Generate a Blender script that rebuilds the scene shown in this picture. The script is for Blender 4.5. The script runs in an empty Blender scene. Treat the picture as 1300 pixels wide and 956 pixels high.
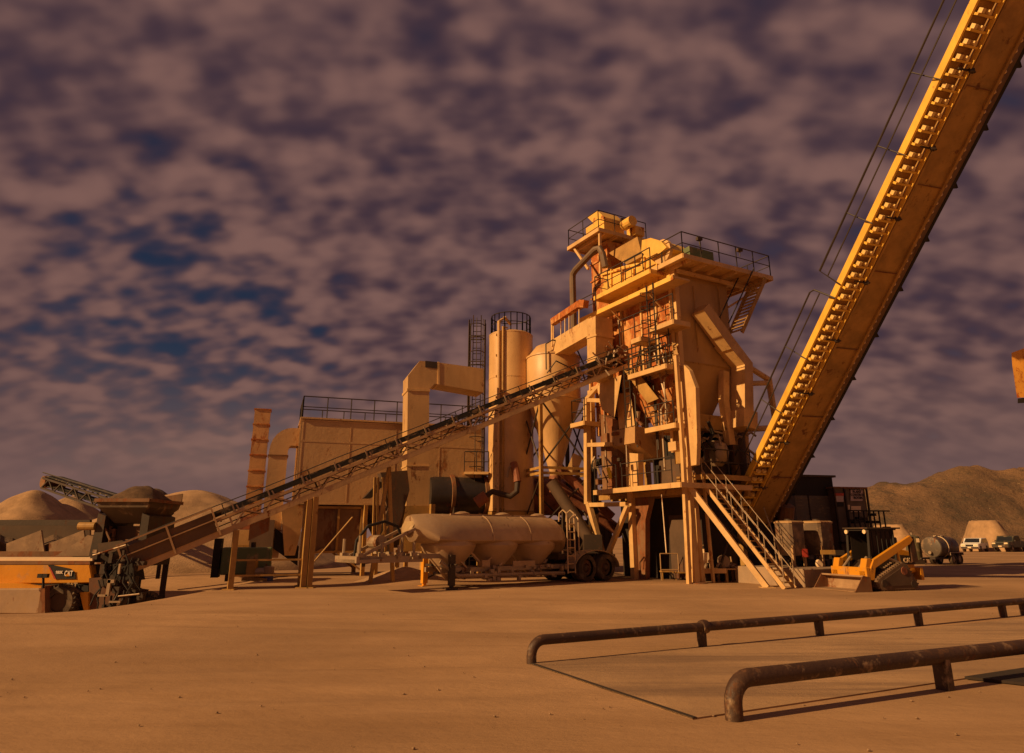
import bpy, bmesh, math, random
from mathutils import Vector, Matrix, noise
random.seed(7)
V = Vector
R = math.radians
C = bpy.context.scene.collection
Z = V((0, 0, 1))

# ------------------------------------------------------------------ camera model
F, CX, CY, H = 867.0, 650.0, 433.0, 1.7
PITCH = math.atan(249 / F)
cp, sp = math.cos(PITCH), math.sin(PITCH)
EYE = V((0, 0, H))
def ray(px, py):
    dx = (px - CX) / F; dz = (CY - py) / F
    return V((dx, cp - dz * sp, sp + dz * cp))
def at(px, py, Y):
    r = ray(px, py); return EYE + r * (Y / r.y)
def gr(px, py, z=0.0):
    r = ray(px, py); return EYE + r * ((z - H) / r.z)
def pl(px, py, P0, d):
    n = V((d.y, -d.x, 0)); r = ray(px, py)
    return EYE + r * (n.dot(P0 - EYE) / n.dot(r))
def proj(p):
    q = p - EYE
    zc = q.y * cp + q.z * sp
    yc = -q.y * sp + q.z * cp
    return CX + F * q.x / zc, CY - F * yc / zc

# ------------------------------------------------------------------ materials
def nd(nt, t, **k):
    n = nt.nodes.new(t)
    for a, b in k.items(): setattr(n, a, b)
    return n
MATS = {}
def mat(name, base, rust=0.0, rustcol=(.22, .07, .02), rough=.6, metal=0.0, var=.25, scale=1.0, streak=True,
        bump=.15, dust=0.0, dustcol=(.42, .27, .15), grime=.0, seam=None):
    if name in MATS: return MATS[name]
    m = bpy.data.materials.new(name); m.use_nodes = True
    nt = m.node_tree; nt.nodes.clear(); L = nt.links.new
    out = nd(nt, 'ShaderNodeOutputMaterial'); bs = nd(nt, 'ShaderNodeBsdfPrincipled')
    L(bs.outputs[0], out.inputs[0])
    bs.inputs['Roughness'].default_value = rough; bs.inputs['Metallic'].default_value = metal
    tc = nd(nt, 'ShaderNodeTexCoord'); oi = nd(nt, 'ShaderNodeObjectInfo')
    sc = nd(nt, 'ShaderNodeVectorMath', operation='SCALE'); sc.inputs[0].default_value = (13, 7, 5)
    L(oi.outputs['Random'], sc.inputs['Scale'])
    ad = nd(nt, 'ShaderNodeVectorMath', operation='ADD'); L(tc.outputs['Object'], ad.inputs[0]); L(sc.outputs[0], ad.inputs[1])
    P = ad.outputs[0]
    def nz(s, det=4, rgh=.55, st=(1, 1, 1), dist=0.0):
        mp = nd(nt, 'ShaderNodeMapping'); mp.inputs['Scale'].default_value = st; L(P, mp.inputs['Vector'])
        n = nd(nt, 'ShaderNodeTexNoise'); n.inputs['Scale'].default_value = s; n.inputs['Detail'].default_value = det
        n.inputs['Roughness'].default_value = rgh; n.inputs['Distortion'].default_value = dist
        L(mp.outputs[0], n.inputs['Vector']); return n.outputs['Fac']
    def ramp(fac, a, b):
        r = nd(nt, 'ShaderNodeMapRange'); r.inputs['From Min'].default_value = a; r.inputs['From Max'].default_value = b
        r.clamp = True; L(fac, r.inputs['Value']); return r.outputs[0]
    def mix(f, c1, c2, bt='MIX'):
        x = nd(nt, 'ShaderNodeMix', data_type='RGBA', blend_type=bt)
        if isinstance(f, float): x.inputs[0].default_value = f
        else: L(f, x.inputs[0])
        for i, c in ((6, c1), (7, c2)):
            if isinstance(c, tuple): x.inputs[i].default_value = (*c, 1)
            else: L(c, x.inputs[i])
        return x.outputs[2]
    n1 = nz(.9 * scale, 5, .6)
    dark = tuple(c * (1 - var) for c in base); lite = tuple(min(1, c * (1 + var * .6)) for c in base)
    col = mix(ramp(n1, .3, .7), dark, lite)
    if streak:
        n2 = nz(1.6 * scale, 5, .65, (1, 1, .3), .3)
        st = nd(nt, 'ShaderNodeMath', operation='MULTIPLY'); L(ramp(n2, .50, .75), st.inputs[0]); st.inputs[1].default_value = .45
        col = mix(st.outputs[0], col, tuple(c * q for c, q in zip(base, (.62, .52, .42))))
    if grime > 0:
        n5 = nz(1.7 * scale, 6, .7)
        gg = nd(nt, 'ShaderNodeMath', operation='MULTIPLY'); L(ramp(n5, .45, .62), gg.inputs[0]); gg.inputs[1].default_value = grime
        col = mix(gg.outputs[0], col, (.035, .022, .014))
    if dust > 0:
        n3 = nz(2.2 * scale, 6, .65)
        t = ramp(n3, .62 - dust * .5, .75)
        col = mix(t, col, dustcol)
    rf = None
    if rust > 0:
        a = nz(1.3 * scale, 7, .72, (1, 1, .45), .4)
        b = nz(7 * scale, 5, .7, (1, 1, .5))
        mm = nd(nt, 'ShaderNodeMath', operation='MULTIPLY_ADD'); L(b, mm.inputs[0]); mm.inputs[1].default_value = .35; L(a, mm.inputs[2])
        th = .84 - rust * .3
        rf = ramp(mm.outputs[0], th, th + .07)
        rc = mix(ramp(b, .35, .65), tuple(c * .45 for c in rustcol), rustcol)
        col = mix(rf, col, rc)
        rr = nd(nt, 'ShaderNodeMapRange'); L(rf, rr.inputs[0]); rr.inputs[3].default_value = rough; rr.inputs[4].default_value = .9
        L(rr.outputs[0], bs.inputs['Roughness'])
    L(col, bs.inputs['Base Color'])
    bh = nz(9 * scale, 5, .6)
    bp = nd(nt, 'ShaderNodeBump'); bp.inputs['Strength'].default_value = bump; bp.inputs['Distance'].default_value = .03
    if seam:
        wv = nd(nt, 'ShaderNodeTexWave', bands_direction=seam[0]); wv.inputs['Scale'].default_value = seam[1]
        L(P, wv.inputs['Vector']); a2 = nd(nt, 'ShaderNodeMath', operation='ADD'); L(wv.outputs['Fac'], a2.inputs[0]); L(bh, a2.inputs[1])
        L(a2.outputs[0], bp.inputs['Height'])
    else: L(bh, bp.inputs['Height'])
    L(bp.outputs[0], bs.inputs['Normal'])
    MATS[name] = m; return m

cream   = mat('cream_paint', (.69, .43, .18), rust=.2, rustcol=(.36, .12, .03), rough=.5, var=.2, grime=.12)
yellow  = mat('yellow_paint', (.84, .50, .10), rust=.34, rustcol=(.42, .12, .02), rough=.5, var=.2)
convy   = mat('conveyor_yellow_paint', (.84, .50, .07), rust=.12, rough=.5, var=.15, grime=.1)
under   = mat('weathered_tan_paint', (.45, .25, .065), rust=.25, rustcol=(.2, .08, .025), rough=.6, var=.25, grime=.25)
rustp   = mat('rust_orange_paint', (.62, .31, .10), rust=.72, rustcol=(.52, .15, .03), rough=.75, var=.3, scale=1.4)
rustd   = mat('dark_rust_steel', (.22, .11, .05), rust=.6, rustcol=(.26, .09, .03), rough=.8, var=.3)
tan     = mat('dusty_tan_paint', (.46, .285, .135), rust=.3, rustcol=(.3, .12, .04), rough=.65, var=.2, grime=.15)
tan_bag = mat('baghouse_siding', (.54, .34, .165), rust=.2, rustcol=(.36, .15, .05), rough=.6, var=.10, scale=.6, bump=.35, seam=None)
siloP   = mat('silo_paint', (.64, .395, .175), rust=.12, rustcol=(.34, .13, .05), rough=.45, var=.12)
aged    = mat('dusty_aluminium_tank', (.48, .33, .205), rust=.12, rustcol=(.2, .1, .05), rough=.5, metal=.25, var=.25, dust=.35, scale=.8)
steel   = mat('galvanised_steel', (.40, .29, .19), rust=.3, rough=.5, metal=.3, var=.2)
dsteel  = mat('dark_steel', (.052, .032, .020), rust=.3, rustcol=(.12, .05, .025), rough=.6, metal=.1, var=.3)
railm   = mat('dark_rail_paint', (.035, .024, .02), rough=.6, var=.2, bump=.02)
belt    = mat('rubber_belt', (.022, .018, .016), rough=.85, var=.3, dust=.18)
rubber  = mat('dusty_rubber', (.06, .038, .024), rough=.9, var=.3, dust=.3, dustcol=(.22, .15, .09))
voidm   = mat('dark_sheet_and_shade', (.035, .022, .015), rough=.9, var=.3)  # near-black for dark parts, and for shade painted in under the tower
blackm  = mat('black_void_paint', (.018, .013, .011), rough=.8, var=.3)
brownw  = mat('dark_brown_sheet', (.10, .058, .034), rust=.3, rustcol=(.14, .06, .03), rough=.8, var=.3)
drumr   = mat('red_brown_drum', (.30, .105, .05), rust=.45, rustcol=(.2, .06, .03), rough=.65, var=.3)
orange  = mat('machine_yellow', (.68, .29, .015), rust=.2, rustcol=(.3, .12, .03), rough=.42, var=.12, dust=.1)
conc    = mat('concrete', (.33, .23, .15), rough=.9, var=.2, dust=.3, bump=.4)
green   = mat('faded_green_paint', (.12, .16, .075), rust=.25, rough=.6, var=.2, dust=.15)
grey    = mat('grey_siding', (.135, .11, .09), rust=.1, rough=.7, var=.2, dust=.15)
olive   = mat('dark_olive_paint', (.045, .045, .03), rough=.45, var=.2, dust=.15)
white   = mat('white_paint', (.8, .76, .7), rough=.4, var=.05, streak=False, dust=.1)
glass   = mat('dark_glass', (.02, .022, .025), rough=.1, var=.1, streak=False, bump=0)
redp    = mat('faded_red_paint', (.45, .05, .03), rough=.5, var=.2)
pipebr  = mat('rusty_brown_pipe', (.065, .032, .018), rust=.42, rustcol=(.14, .06, .028), rough=.55, var=.35, scale=2.2, bump=.3, dust=.12)
gravel  = mat('dark_gravel', (.135, .078, .042), rough=1, var=.4, scale=6, bump=1.0, streak=False)
sand    = mat('tan_sand', (.40, .245, .13), rough=1, var=.28, scale=1.3, bump=1.0, streak=False)
signw   = mat('sign_pale', (.55, .42, .40), rough=.6, var=.05, streak=False)
signink = mat('sign_dark_lettering', (.03, .016, .02), rough=.6, var=.1, streak=False)
paper   = mat('pale_notice', (.85, .62, .38), rough=.7, var=.05, streak=False)
sunspot   = mat('sunlit_spot_pale', (.80, .55, .2), rough=.4, var=.1, streak=False)  # pale tone for the spots of sun showing through the treads

# ------------------------------------------------------------------ mesh builder
class MB:
    def __init__(s): s.v = []; s.f = []
    def add(s, vs, fs):
        o = len(s.v); s.v += [V(v) for v in vs]; s.f += [tuple(i + o for i in f) for f in fs]; return s
    def loft(s, rings, caps=True):
        n = len(rings[0]); vs = [p for r in rings for p in r]; fs = []
        for k in range(len(rings) - 1):
            for i in range(n):
                j = (i + 1) % n
                fs.append((k*n+i, k*n+j, (k+1)*n+j, (k+1)*n+i))
        if caps: fs.append(tuple(range(n))[::-1]); fs.append(tuple((len(rings)-1)*n + i for i in range(n)))
        return s.add(vs, fs)
    def prism(s, poly, vec):
        vec = V(vec); return s.loft([[V(p) for p in poly], [V(p) + vec for p in poly]])
    def box(s, c, size, M=None):
        c = V(c); x, y, z = [q / 2 for q in size]
        M = M or Matrix.Identity(3)
        r = lambda zz: [c + M @ V(p) for p in ((-x, -y, zz), (x, -y, zz), (x, y, zz), (-x, y, zz))]
        return s.loft([r(-z), r(z)])
    def beam(s, p, q, w=.1, h=None, up=Z):
        p, q = V(p), V(q); h = w if h is None else h; d = (q - p).normalized()
        if abs(d.dot(up)) > .98: up = V((.49, -.87, 0))
        a = d.cross(up).normalized() * (w / 2); b = a.cross(d).normalized() * (h / 2)
        r = lambda o: [o - a - b, o + a - b, o + a + b, o - a + b]
        return s.loft([r(p), r(q)])
    def tube(s, p, q, r, n=8, r2=None):
        return s.pipe([p, q], r, n, r2)
    def pipe(s, pts, r, n=8, r2=None):
        pts = [V(p) for p in pts]; rings = []; m = len(pts); ref = None
        for i, p in enumerate(pts):
            d = (pts[min(i+1, m-1)] - pts[max(i-1, 0)]).normalized()
            if ref is None:
                ref = d.cross(Z if abs(d.z) < .9 else V((1, 0, 0))).normalized()
            ref = (ref - d * ref.dot(d)).normalized(); b = d.cross(ref)
            rr = r if r2 is None else r + (r2 - r) * i / (m - 1)
            k = 1.0
            if 0 < i < m - 1:
                d1 = (pts[i] - pts[i-1]).normalized(); d2 = (pts[i+1] - pts[i]).normalized()
                k = 1 / max(.7, math.sqrt(max(.0001, (1 + d1.dot(d2)) / 2)))
            rings.append([p + (ref * math.cos(t) + b * math.sin(t)) * rr * (k if m < 6 else 1) for t in [2*math.pi*j/n for j in range(n)]])
        return s.loft(rings)
    def lathe(s, prof, c, n=24, ax=None, caps=True):
        c = V(c); ax = V(ax).normalized() if ax else Z
        u = ax.cross(V((0, 1, 0)) if abs(ax.y) < .9 else V((1, 0, 0))).normalized(); w = ax.cross(u)
        return s.loft([[c + ax * h + (u * math.cos(2*math.pi*j/n) + w * math.sin(2*math.pi*j/n)) * r for j in range(n)] for r, h in prof], caps)
    def build(s, name, m, parent=None, smooth=False, ang=35, local=False, bevel=0):
        me = bpy.data.meshes.new(name)
        vs = s.v
        if parent is not None and not local:
            iv = RM[rootof(parent)].inverted(); vs = [iv @ v for v in vs]
        me.from_pydata([tuple(v) for v in vs], [], s.f); me.update()
        bm = bmesh.new(); bm.from_mesh(me); bmesh.ops.recalc_face_normals(bm, faces=bm.faces)
        if bevel:
            es = [e for e in bm.edges if len(e.link_faces) == 2 and e.calc_face_angle(0) > .6]
            bmesh.ops.bevel(bm, geom=es, offset=bevel, segments=1, affect='EDGES', clamp_overlap=True)
        bm.to_mesh(me); bm.free()
        if smooth: me.shade_smooth(); me.set_sharp_from_angle(angle=R(ang))
        me.materials.append(m)
        o = bpy.data.objects.new(name, me); C.objects.link(o)
        if parent is not None: o.parent = parent
        return o
RM = {}
def rootof(o):
    while o.parent: o = o.parent
    return o
def thing(name, label, cat, loc=(0, 0, 0), rz=0.0, group=None):
    o = bpy.data.objects.new(name, None); C.objects.link(o); o.empty_display_size = .3
    o.location = loc; o.rotation_euler = (0, 0, rz)
    RM[o] = Matrix.Translation(V(loc)) @ Matrix.Rotation(rz, 4, 'Z')
    o['label'] = label; o['category'] = cat
    if group: o['group'] = group
    return o
def tag(o, label, cat, group=None):
    o['label'] = label; o['category'] = cat
    if group: o['group'] = group
    return o
def copy_tree(o, parent=None):
    c = o.copy(); C.objects.link(c); c.parent = parent
    for ch in [x for x in bpy.data.objects if x.parent == o]: copy_tree(ch, c)
    return c
def struct(name, mb, m, **k):
    o = mb.build(name, m, **k); o['kind'] = 'structure'; return o
def text(name, s, m, parent, org, xd, yd, size, shear=0.0, bold=.0, local=False, xs=1.0):
    cu = bpy.data.curves.new(name, 'FONT'); cu.body = s; cu.size = size; cu.extrude = .006; cu.align_x = 'CENTER'; cu.shear = shear
    cu.offset = bold; cu.space_line = .85; cu.resolution_u = 2
    t = bpy.data.objects.new(name, cu); me = bpy.data.meshes.new_from_object(t)
    bpy.data.objects.remove(t); bpy.data.curves.remove(cu)
    xd, yd = V(xd).normalized(), V(yd).normalized(); zd = xd.cross(yd)
    M = Matrix((xd * xs, yd, zd)).transposed().to_4x4(); M.translation = V(org)
    if not local: M = RM[rootof(parent)].inverted() @ M
    me.transform(M); me.materials.clear(); me.materials.append(m)
    o = bpy.data.objects.new(name, me); C.objects.link(o); o.parent = parent; return o

def railing(pts, h=1.0, sp=1.1, r=.026, mids=(.5,), mb=None, toe=True):
    mb = mb or MB()
    for a, b in zip(pts[:-1], pts[1:]):
        a, b = V(a), V(b); L = (b - a).length; n = max(1, round(L / sp))
        for i in range(n + 1):
            p = a.lerp(b, i / n); mb.tube(p, p + Z * h, r, 5)
        mb.tube(a + Z * h, b + Z * h, r, 5)
        for m in mids: mb.tube(a + Z * h * m, b + Z * h * m, r * .8, 5)
    return mb
def ladder(p, q, w, side, sp=.32, r=.028, mb=None):
    mb = mb or MB(); p, q, side = V(p), V(q), V(side).normalized() * (w / 2)
    mb.tube(p - side, q - side, r, 5); mb.tube(p + side, q + side, r, 5)
    n = int((q - p).length / sp)
    for i in range(1, n):
        c = p.lerp(q, i / n); mb.tube(c - side, c + side, r * .7, 4)
    return mb
def sstep(t): t = max(0, min(1, t)); return t * t * (3 - 2 * t)
def fbm(x, y, s, o=4):
    v = 0; a = 1; t = 0
    for i in range(o): v += a * noise.noise(V((x * s, y * s, 3.1 * i))); t += a; a *= .5; s *= 2
    return v / t
# ------------------------------------------------------------------ ground, sky, hills
def gz(x, y):
    z = -.75 * sstep((-x - 9.9) / 2.2) * sstep((y - 16.3) / 4.5) * (1 - sstep((y - 29) / 5))
    z += .16 * math.exp(-((x + 9.5) / 5.0) ** 2 - ((y - 14.6) / 1.7) ** 2)
    sl_ = (1 - sstep((x + .5) / 1.2) * (1 - sstep((y - 10 - x * .55) / 1.5)))
    z += .07 * sl_ * fbm(x, y, .13, 3) * sstep((y - 3) / 8) * (1 - sstep((y - 70) / 40))
    z += .012 * (.05 + .95 * sl_) * fbm(x + 40, y, .9, 3)
    if 4 < y < 34:
        for (k, o, w_) in ((.18, 9.5, .9), (-.10, 14.2, .9), (.42, 4.2, .85), (.30, 18.2, .9)):
            c_ = o + k * x + .5 * math.sin(x * .21 + o)
            for s_ in (-w_, w_):
                e = (y - c_ - s_) / .26
                if abs(e) < 3: z += sl_ * (-.045 * math.exp(-e * e) + .020 * math.exp(-(abs(e) - 1.7) ** 2 * 2)) * (.6 + .6 * noise.noise(V((x * .3, o, s_))))
    d = math.exp(-((x + 3.9) / 1.6) ** 2 - ((y - 27.6) / 1.3) ** 2); z += .25 * d
    return z
def axis(vals):
    out = []; 
    for a, b, s in vals:
        n = max(1, int((b - a) / s)); out += [a + (b - a) * i / n for i in range(n)]
    return out + [vals[-1][1]]
xs = axis([(-900, -120, 60), (-120, -40, 8), (-40, -16, 1.2), (-16, 20, .3), (20, 40, 1.2), (40, 120, 8), (120, 900, 60)])
ys = axis([(-60, -4, 8), (-4, 4, .8), (4, 20, .16), (20, 34, .28), (34, 60, 1.2), (60, 140, 6), (140, 1500, 80)])
g = MB(); nx = len(xs)
g.v = [V((x, y, gz(x, y))) for y in ys for x in xs]
g.f = [(j*nx+i, j*nx+i+1, (j+1)*nx+i+1, (j+1)*nx+i) for j in range(len(ys)-1) for i in range(nx-1)]

gm = bpy.data.materials.new('dusty_yard_ground'); gm.use_nodes = True
nt = gm.node_tree; L = nt.links.new; bs = nt.nodes['Principled BSDF']; bs.inputs['Roughness'].default_value = 1
bs.inputs['Specular IOR Level'].default_value = .1
tc = nd(nt, 'ShaderNodeTexCoord')
def gnoise(s, det, rgh, st=(1, 1, 1), rot=0, dist=0):
    mp = nd(nt, 'ShaderNodeMapping'); mp.inputs['Rotation'].default_value = (0, 0, rot); mp.inputs['Scale'].default_value = st
    L(tc.outputs['Object'], mp.inputs[0]); n = nd(nt, 'ShaderNodeTexNoise'); n.inputs['Scale'].default_value = s
    n.inputs['Detail'].default_value = det; n.inputs['Roughness'].default_value = rgh; n.inputs['Distortion'].default_value = dist
    L(mp.outputs[0], n.inputs['Vector']); return n.outputs['Fac']
def gmr(f, a, b, c=0, d=1):
    r = nd(nt, 'ShaderNodeMapRange'); r.inputs[1].default_value = a; r.inputs[2].default_value = b
    r.inputs[3].default_value = c; r.inputs[4].default_value = d; L(f, r.inputs[0]); return r.outputs[0]
def gmix(f, c1, c2):
    x = nd(nt, 'ShaderNodeMix', data_type='RGBA'); L(f, x.inputs[0])
    for i, c in ((6, c1), (7, c2)):
        if isinstance(c, tuple): x.inputs[i].default_value = (*c, 1)
        else: L(c, x.inputs[i])
    return x.outputs[2]
c = gmix(gmr(gnoise(.16, 6, .6), .35, .68), (.33, .200, .110), (.50, .308, .172))
c = gmix(gmr(gnoise(.11, 5, .55, (.6, 1, 1), R(-15), .6), .50, .66, 0, .6), c, (.215, .130, .078))
c = gmix(gmr(gnoise(.5, 8, .68, (.18, 1, 1), R(-24), .5), .48, .7, 0, .6), c, (.27, .155, .078))      # long soft tyre drags
c = gmix(gmr(gnoise(1.3, 6, .6, (.08, 1, 1), R(-8), .3), .58, .8, 0, .5), c, (.58, .36, .18))
c = gmix(gmr(gnoise(16, 4, .6), .68, .78, 0, .25), c, (.17, .10, .055))                       # pebbles and specks
L(c, bs.inputs['Base Color'])
b1 = nd(nt, 'ShaderNodeBump'); b1.inputs['Strength'].default_value = .5; b1.inputs['Distance'].default_value = .05
s1 = nd(nt, 'ShaderNodeMath', operation='ADD'); L(gnoise(3.5, 8, .7, (.5, 1, 1), R(-20)), s1.inputs[0]); L(gnoise(.9, 4, .6, (.15, 1, 1), R(-24)), s1.inputs[1])
L(s1.outputs[0], b1.inputs['Height']); L(b1.outputs[0], bs.inputs['Normal'])
struct('ground', g, gm, smooth=True, ang=180)

# weighbridge slab between the two pipe rails
RD = V((.893, .450, 0)); RN = V((-.450, .893, 0))
p1 = gr(690, 812, .30); p1.z = 0
r2a = gr(938, 861, .36); r2a.z = 0
W12 = (p1 - r2a).dot(RN)
m = MB(); a = p1 - RN * .02 - RD * .25
cn = [a, a + RD * 32, a + RD * 32 - RN * (W12 - .2), a - RN * (W12 - .2)]
m.loft([[q + Z * -.3 for q in cn], [q + Z * .016 for q in cn]])
slabm = mat('dusty_weighbridge_slab', (.36, .215, .112), rough=.95, var=.22, scale=.7, bump=.35, dust=.55, dustcol=(.50, .30, .15), streak=False, grime=.15)
slabm = bpy.data.materials.new('dusty_slab'); slabm.use_nodes = True
nt = slabm.node_tree; L = nt.links.new; bs = nt.nodes['Principled BSDF']; bs.inputs['Roughness'].default_value = .95
tc = nd(nt, 'ShaderNodeTexCoord')
c = gmix(gmr(gnoise(.35, 6, .6), .35, .68), (.33, .20, .105), (.48, .30, .16))
c = gmix(gmr(gnoise(.8, 8, .7, (.10, 1, 1), R(-26.7), .2), .46, .62, 0, .75), c, (.17, .10, .06))
c = gmix(gmr(gnoise(2.6, 6, .7, (.06, 1, 1), R(-26.7), .1), .50, .66, 0, .5), c, (.20, .12, .07))
c = gmix(gmr(gnoise(3.0, 8, .75), .60, .70, 0, .5), c, (.14, .085, .05))
L(c, bs.inputs['Base Color'])
b1 = nd(nt, 'ShaderNodeBump'); b1.inputs['Strength'].default_value = .5; b1.inputs['Distance'].default_value = .03
L(gnoise(6, 8, .7), b1.inputs['Height']); L(b1.outputs[0], bs.inputs['Normal'])
struct('weighbridge_slab', m, slabm)
m = MB().loft([[cn[0] + Z * .002, cn[0] + RD * .05 + Z * .002, cn[3] + RD * .05 + Z * .002, cn[3] + Z * .002], [cn[0] + Z * .022, cn[0] + RD * .05 + Z * .022, cn[3] + RD * .05 + Z * .022, cn[3] + Z * .022]])
struct('slab_joint', m, voidm)

# hills on the right
hm = bpy.data.materials.new('scrubby_hill_soil'); hm.use_nodes = True
nt = hm.node_tree; L = nt.links.new; bs = nt.nodes['Principled BSDF']; bs.inputs['Roughness'].default_value = 1
tc = nd(nt, 'ShaderNodeTexCoord')
c = gmix(gmr(gnoise(.06, 7, .65), .35, .65), (.10, .058, .032), (.26, .145, .072))
c = gmix(gmr(gnoise(.22, 8, .78), .47, .60, 0, .8), c, (.075, .052, .03))
c = gmix(gmr(gnoise(1.4, 3, .6), .68, .76, 0, .7), c, (.5, .36, .2))
L(c, bs.inputs['Base Color'])
b1 = nd(nt, 'ShaderNodeBump'); b1.inputs['Strength'].default_value = .9; b1.inputs['Distance'].default_value = 1.0
L(gnoise(.5, 8, .7), b1.inputs['Height']); L(b1.outputs[0], bs.inputs['Normal'])
def hillmesh(x0, x1, y0, y1, fn, st):
    mb = MB(); X = axis([(x0, x1, st)]); Y = axis([(y0, y1, st)]); n = len(X)
    mb.v = [V((x, y, fn(x, y))) for y in Y for x in X]
    mb.f = [(j*n+i, j*n+i+1, (j+1)*n+i+1, (j+1)*n+i) for j in range(len(Y)-1) for i in range(n-1)]
    return mb
def interp(x, pts):
    if x <= pts[0][0]: return pts[0][1]
    for (a, u), (b, v) in zip(pts[:-1], pts[1:]):
        if x <= b: t = (x - a) / (b - a); return u + (v - u) * sstep(t)
    return pts[-1][1]
def h1(x, y):
    r = x / y
    top = interp(x * 125 / y, [(54, 0), (59, 5.5), (62, 10.0), (66, 11.4), (70, 11.7), (73, 11.9), (77, 13.0), (83, 13.9), (88, 13.6), (110, 17.5), (130, 14), (190, 9), (240, 0)])
    f = sstep((y - 98 + 3 * fbm(x, 0, .08)) / 26) * (1 - sstep((y - 150) / 45))
    gl = 2.6 * fbm(x, y * .35, .10, 5) + 1.5 * fbm(x, y, .35, 4) - 1.3 * abs(fbm(x * 1.3, y * .4, .14, 4))
    return top * f + gl * f * (1 - .4 * f) - .3
struct('hill', hillmesh(48, 245, 92, 200, h1, 1.1), hm, smooth=True, ang=180)

def pile(name, c, rx, ry, h, m, label, rz=0, seed=0, flat=.0, nr=26, na=56):
    mb = MB(); vs = [V((0, 0, h))]; fs = []
    for i in range(1, nr + 1):
        t = i / nr
        for j in range(na):
            a = 2 * math.pi * j / na; x, y = math.cos(a) * t * rx, math.sin(a) * t * ry
            k = 1 + .16 * noise.noise(V((math.cos(a) * 1.5 + seed, math.sin(a) * 1.5, t)))
            e = .10 + flat * .3; q = (math.sqrt(t * t + e * e) - e) / (math.sqrt(1 + e * e) - e)
            z = h * (1 - q)
            if flat > .2: z = h * min(1.0 - .05 * t, (1 - t) / (1 - flat))
            z += h * .05 * fbm(x * 2.0 / rx * 3 + seed * 7, y * 2.0 / ry * 3, 1.0, 4) * sstep(t * 4) * (t < .99)
            vs.append(V((x * k, y * k, z - (.35 if t > .99 else 0))))
    for j in range(na): fs.append((0, 1 + j, 1 + (j + 1) % na))
    for i in range(nr - 1):
        for j in range(na):
            a = 1 + i * na + j; b = 1 + i * na + (j + 1) % na; fs.append((a, a + na, b + na, b))
    mb.v = vs; mb.f = fs
    o = mb.build(name, m, smooth=True, ang=180, local=True)
    o.location = c; o.rotation_euler = (0, 0, rz); tag(o, label, 'sand pile', None); return o
def pk(px, py, Y): p = at(px, py, Y); return (p.x, Y, 0), p.z
for px, py, Y, rx, ry, m, lab, s in (
    (250, 622, 44, 11.5, 10, sand, 'large pale tan sand pile beside the square vent stack', 1),
    (296, 638, 45, 6.5, 7, sand, 'low shoulder heap of tan sand right beside the large pale sand pile', 2),
    (46, 622, 55, 7.5, 8, sand, 'sand pile with rounded top at the far left edge', 3),
    (92, 630, 58, 6.5, 8, sand, 'sand pile under the tip of the raised stacker conveyor', 4),
    (-40, 640, 55, 9, 8, sand, 'low sand slope cut off by the left picture edge', 6),
    (198, 620, 60, 7.0, 7, gravel, 'darker brown gravel pile peeking out behind the gravel hopper', 5)):
    c0, h = pk(px, py, Y)
    pile('sand_pile', c0, rx, ry, h, m, lab, rz=s, seed=s, flat=.06)
def pilebox(px0, px1, pyt, Y, lab, s):
    a = at(px0, pyt, Y); b = at(px1, pyt, Y)
    pile('sand_pile', ((a.x + b.x) / 2, Y, 0), (b.x - a.x) * .62, 4.5, a.z * 1.1, sand, lab, seed=s, flat=.45)
pilebox(1104, 1152, 669, 84, 'flat-topped sunlit soil heap behind the tracked loader', 8)
pilebox(1226, 1272, 664, 92, 'flat-topped sunlit soil heap behind the white car', 9)
pile('dirt_heap', (-4.15, 27.9, -.02), 2.2, 1.3, .62, sand, 'small spill of dirt at the front of the tanker trailer', seed=12)

# ------------------------------------------------------------------ world
AZ = R(26); EL = R(27)              # sun stands to the left, slightly behind the camera
sunv = V((-math.cos(AZ) * math.cos(EL), -math.sin(AZ) * math.cos(EL), math.sin(EL)))
w = bpy.data.worlds.new('World'); bpy.context.scene.world = w; w.use_nodes = True
nt = w.node_tree; nt.nodes.clear(); L = nt.links.new
out = nd(nt, 'ShaderNodeOutputWorld'); bg = nd(nt, 'ShaderNodeBackground'); bg.inputs[1].default_value = .10
L(bg.outputs[0], out.inputs[0])
sky = nd(nt, 'ShaderNodeTexSky', sky_type='NISHITA'); sky.sun_disc = False; sky.sun_elevation = EL
sky.sun_rotation = math.atan2(sunv.x, sunv.y); sky.air_density = 1.2; sky.dust_density = 1.5
tc = nd(nt, 'ShaderNodeTexCoord'); sep = nd(nt, 'ShaderNodeSeparateXYZ'); L(tc.outputs['Generated'], sep.inputs[0])
def mth(op, a, b=None, c=None):
    n = nd(nt, 'ShaderNodeMath', operation=op)
    for i, q in enumerate((a, b, c)):
        if q is None: continue
        if isinstance(q, (int, float)): n.inputs[i].default_value = q
        else: L(q, n.inputs[i])
    return n.outputs[0]
zc = mth('ADD', mth('MAXIMUM', sep.outputs[2], 0.0), .50)
cb = nd(nt, 'ShaderNodeCombineXYZ'); L(mth('DIVIDE', sep.outputs[0], zc), cb.inputs[0]); L(mth('DIVIDE', sep.outputs[1], zc), cb.inputs[1])
def wnoise(s, det, rgh, off=(0, 0, 0), st=(1, 1, 1), dist=0., rot=0):
    mp = nd(nt, 'ShaderNodeMapping'); mp.inputs['Location'].default_value = off; mp.inputs['Scale'].default_value = st
    mp.inputs['Rotation'].default_value = (0, 0, rot)
    L(cb.outputs[0], mp.inputs[0]); n = nd(nt, 'ShaderNodeTexNoise'); n.inputs['Scale'].default_value = s
    n.inputs['Detail'].default_value = det; n.inputs['Roughness'].default_value = rgh; n.inputs['Distortion'].default_value = dist
    L(mp.outputs[0], n.inputs['Vector']); return n.outputs['Fac']
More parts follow.
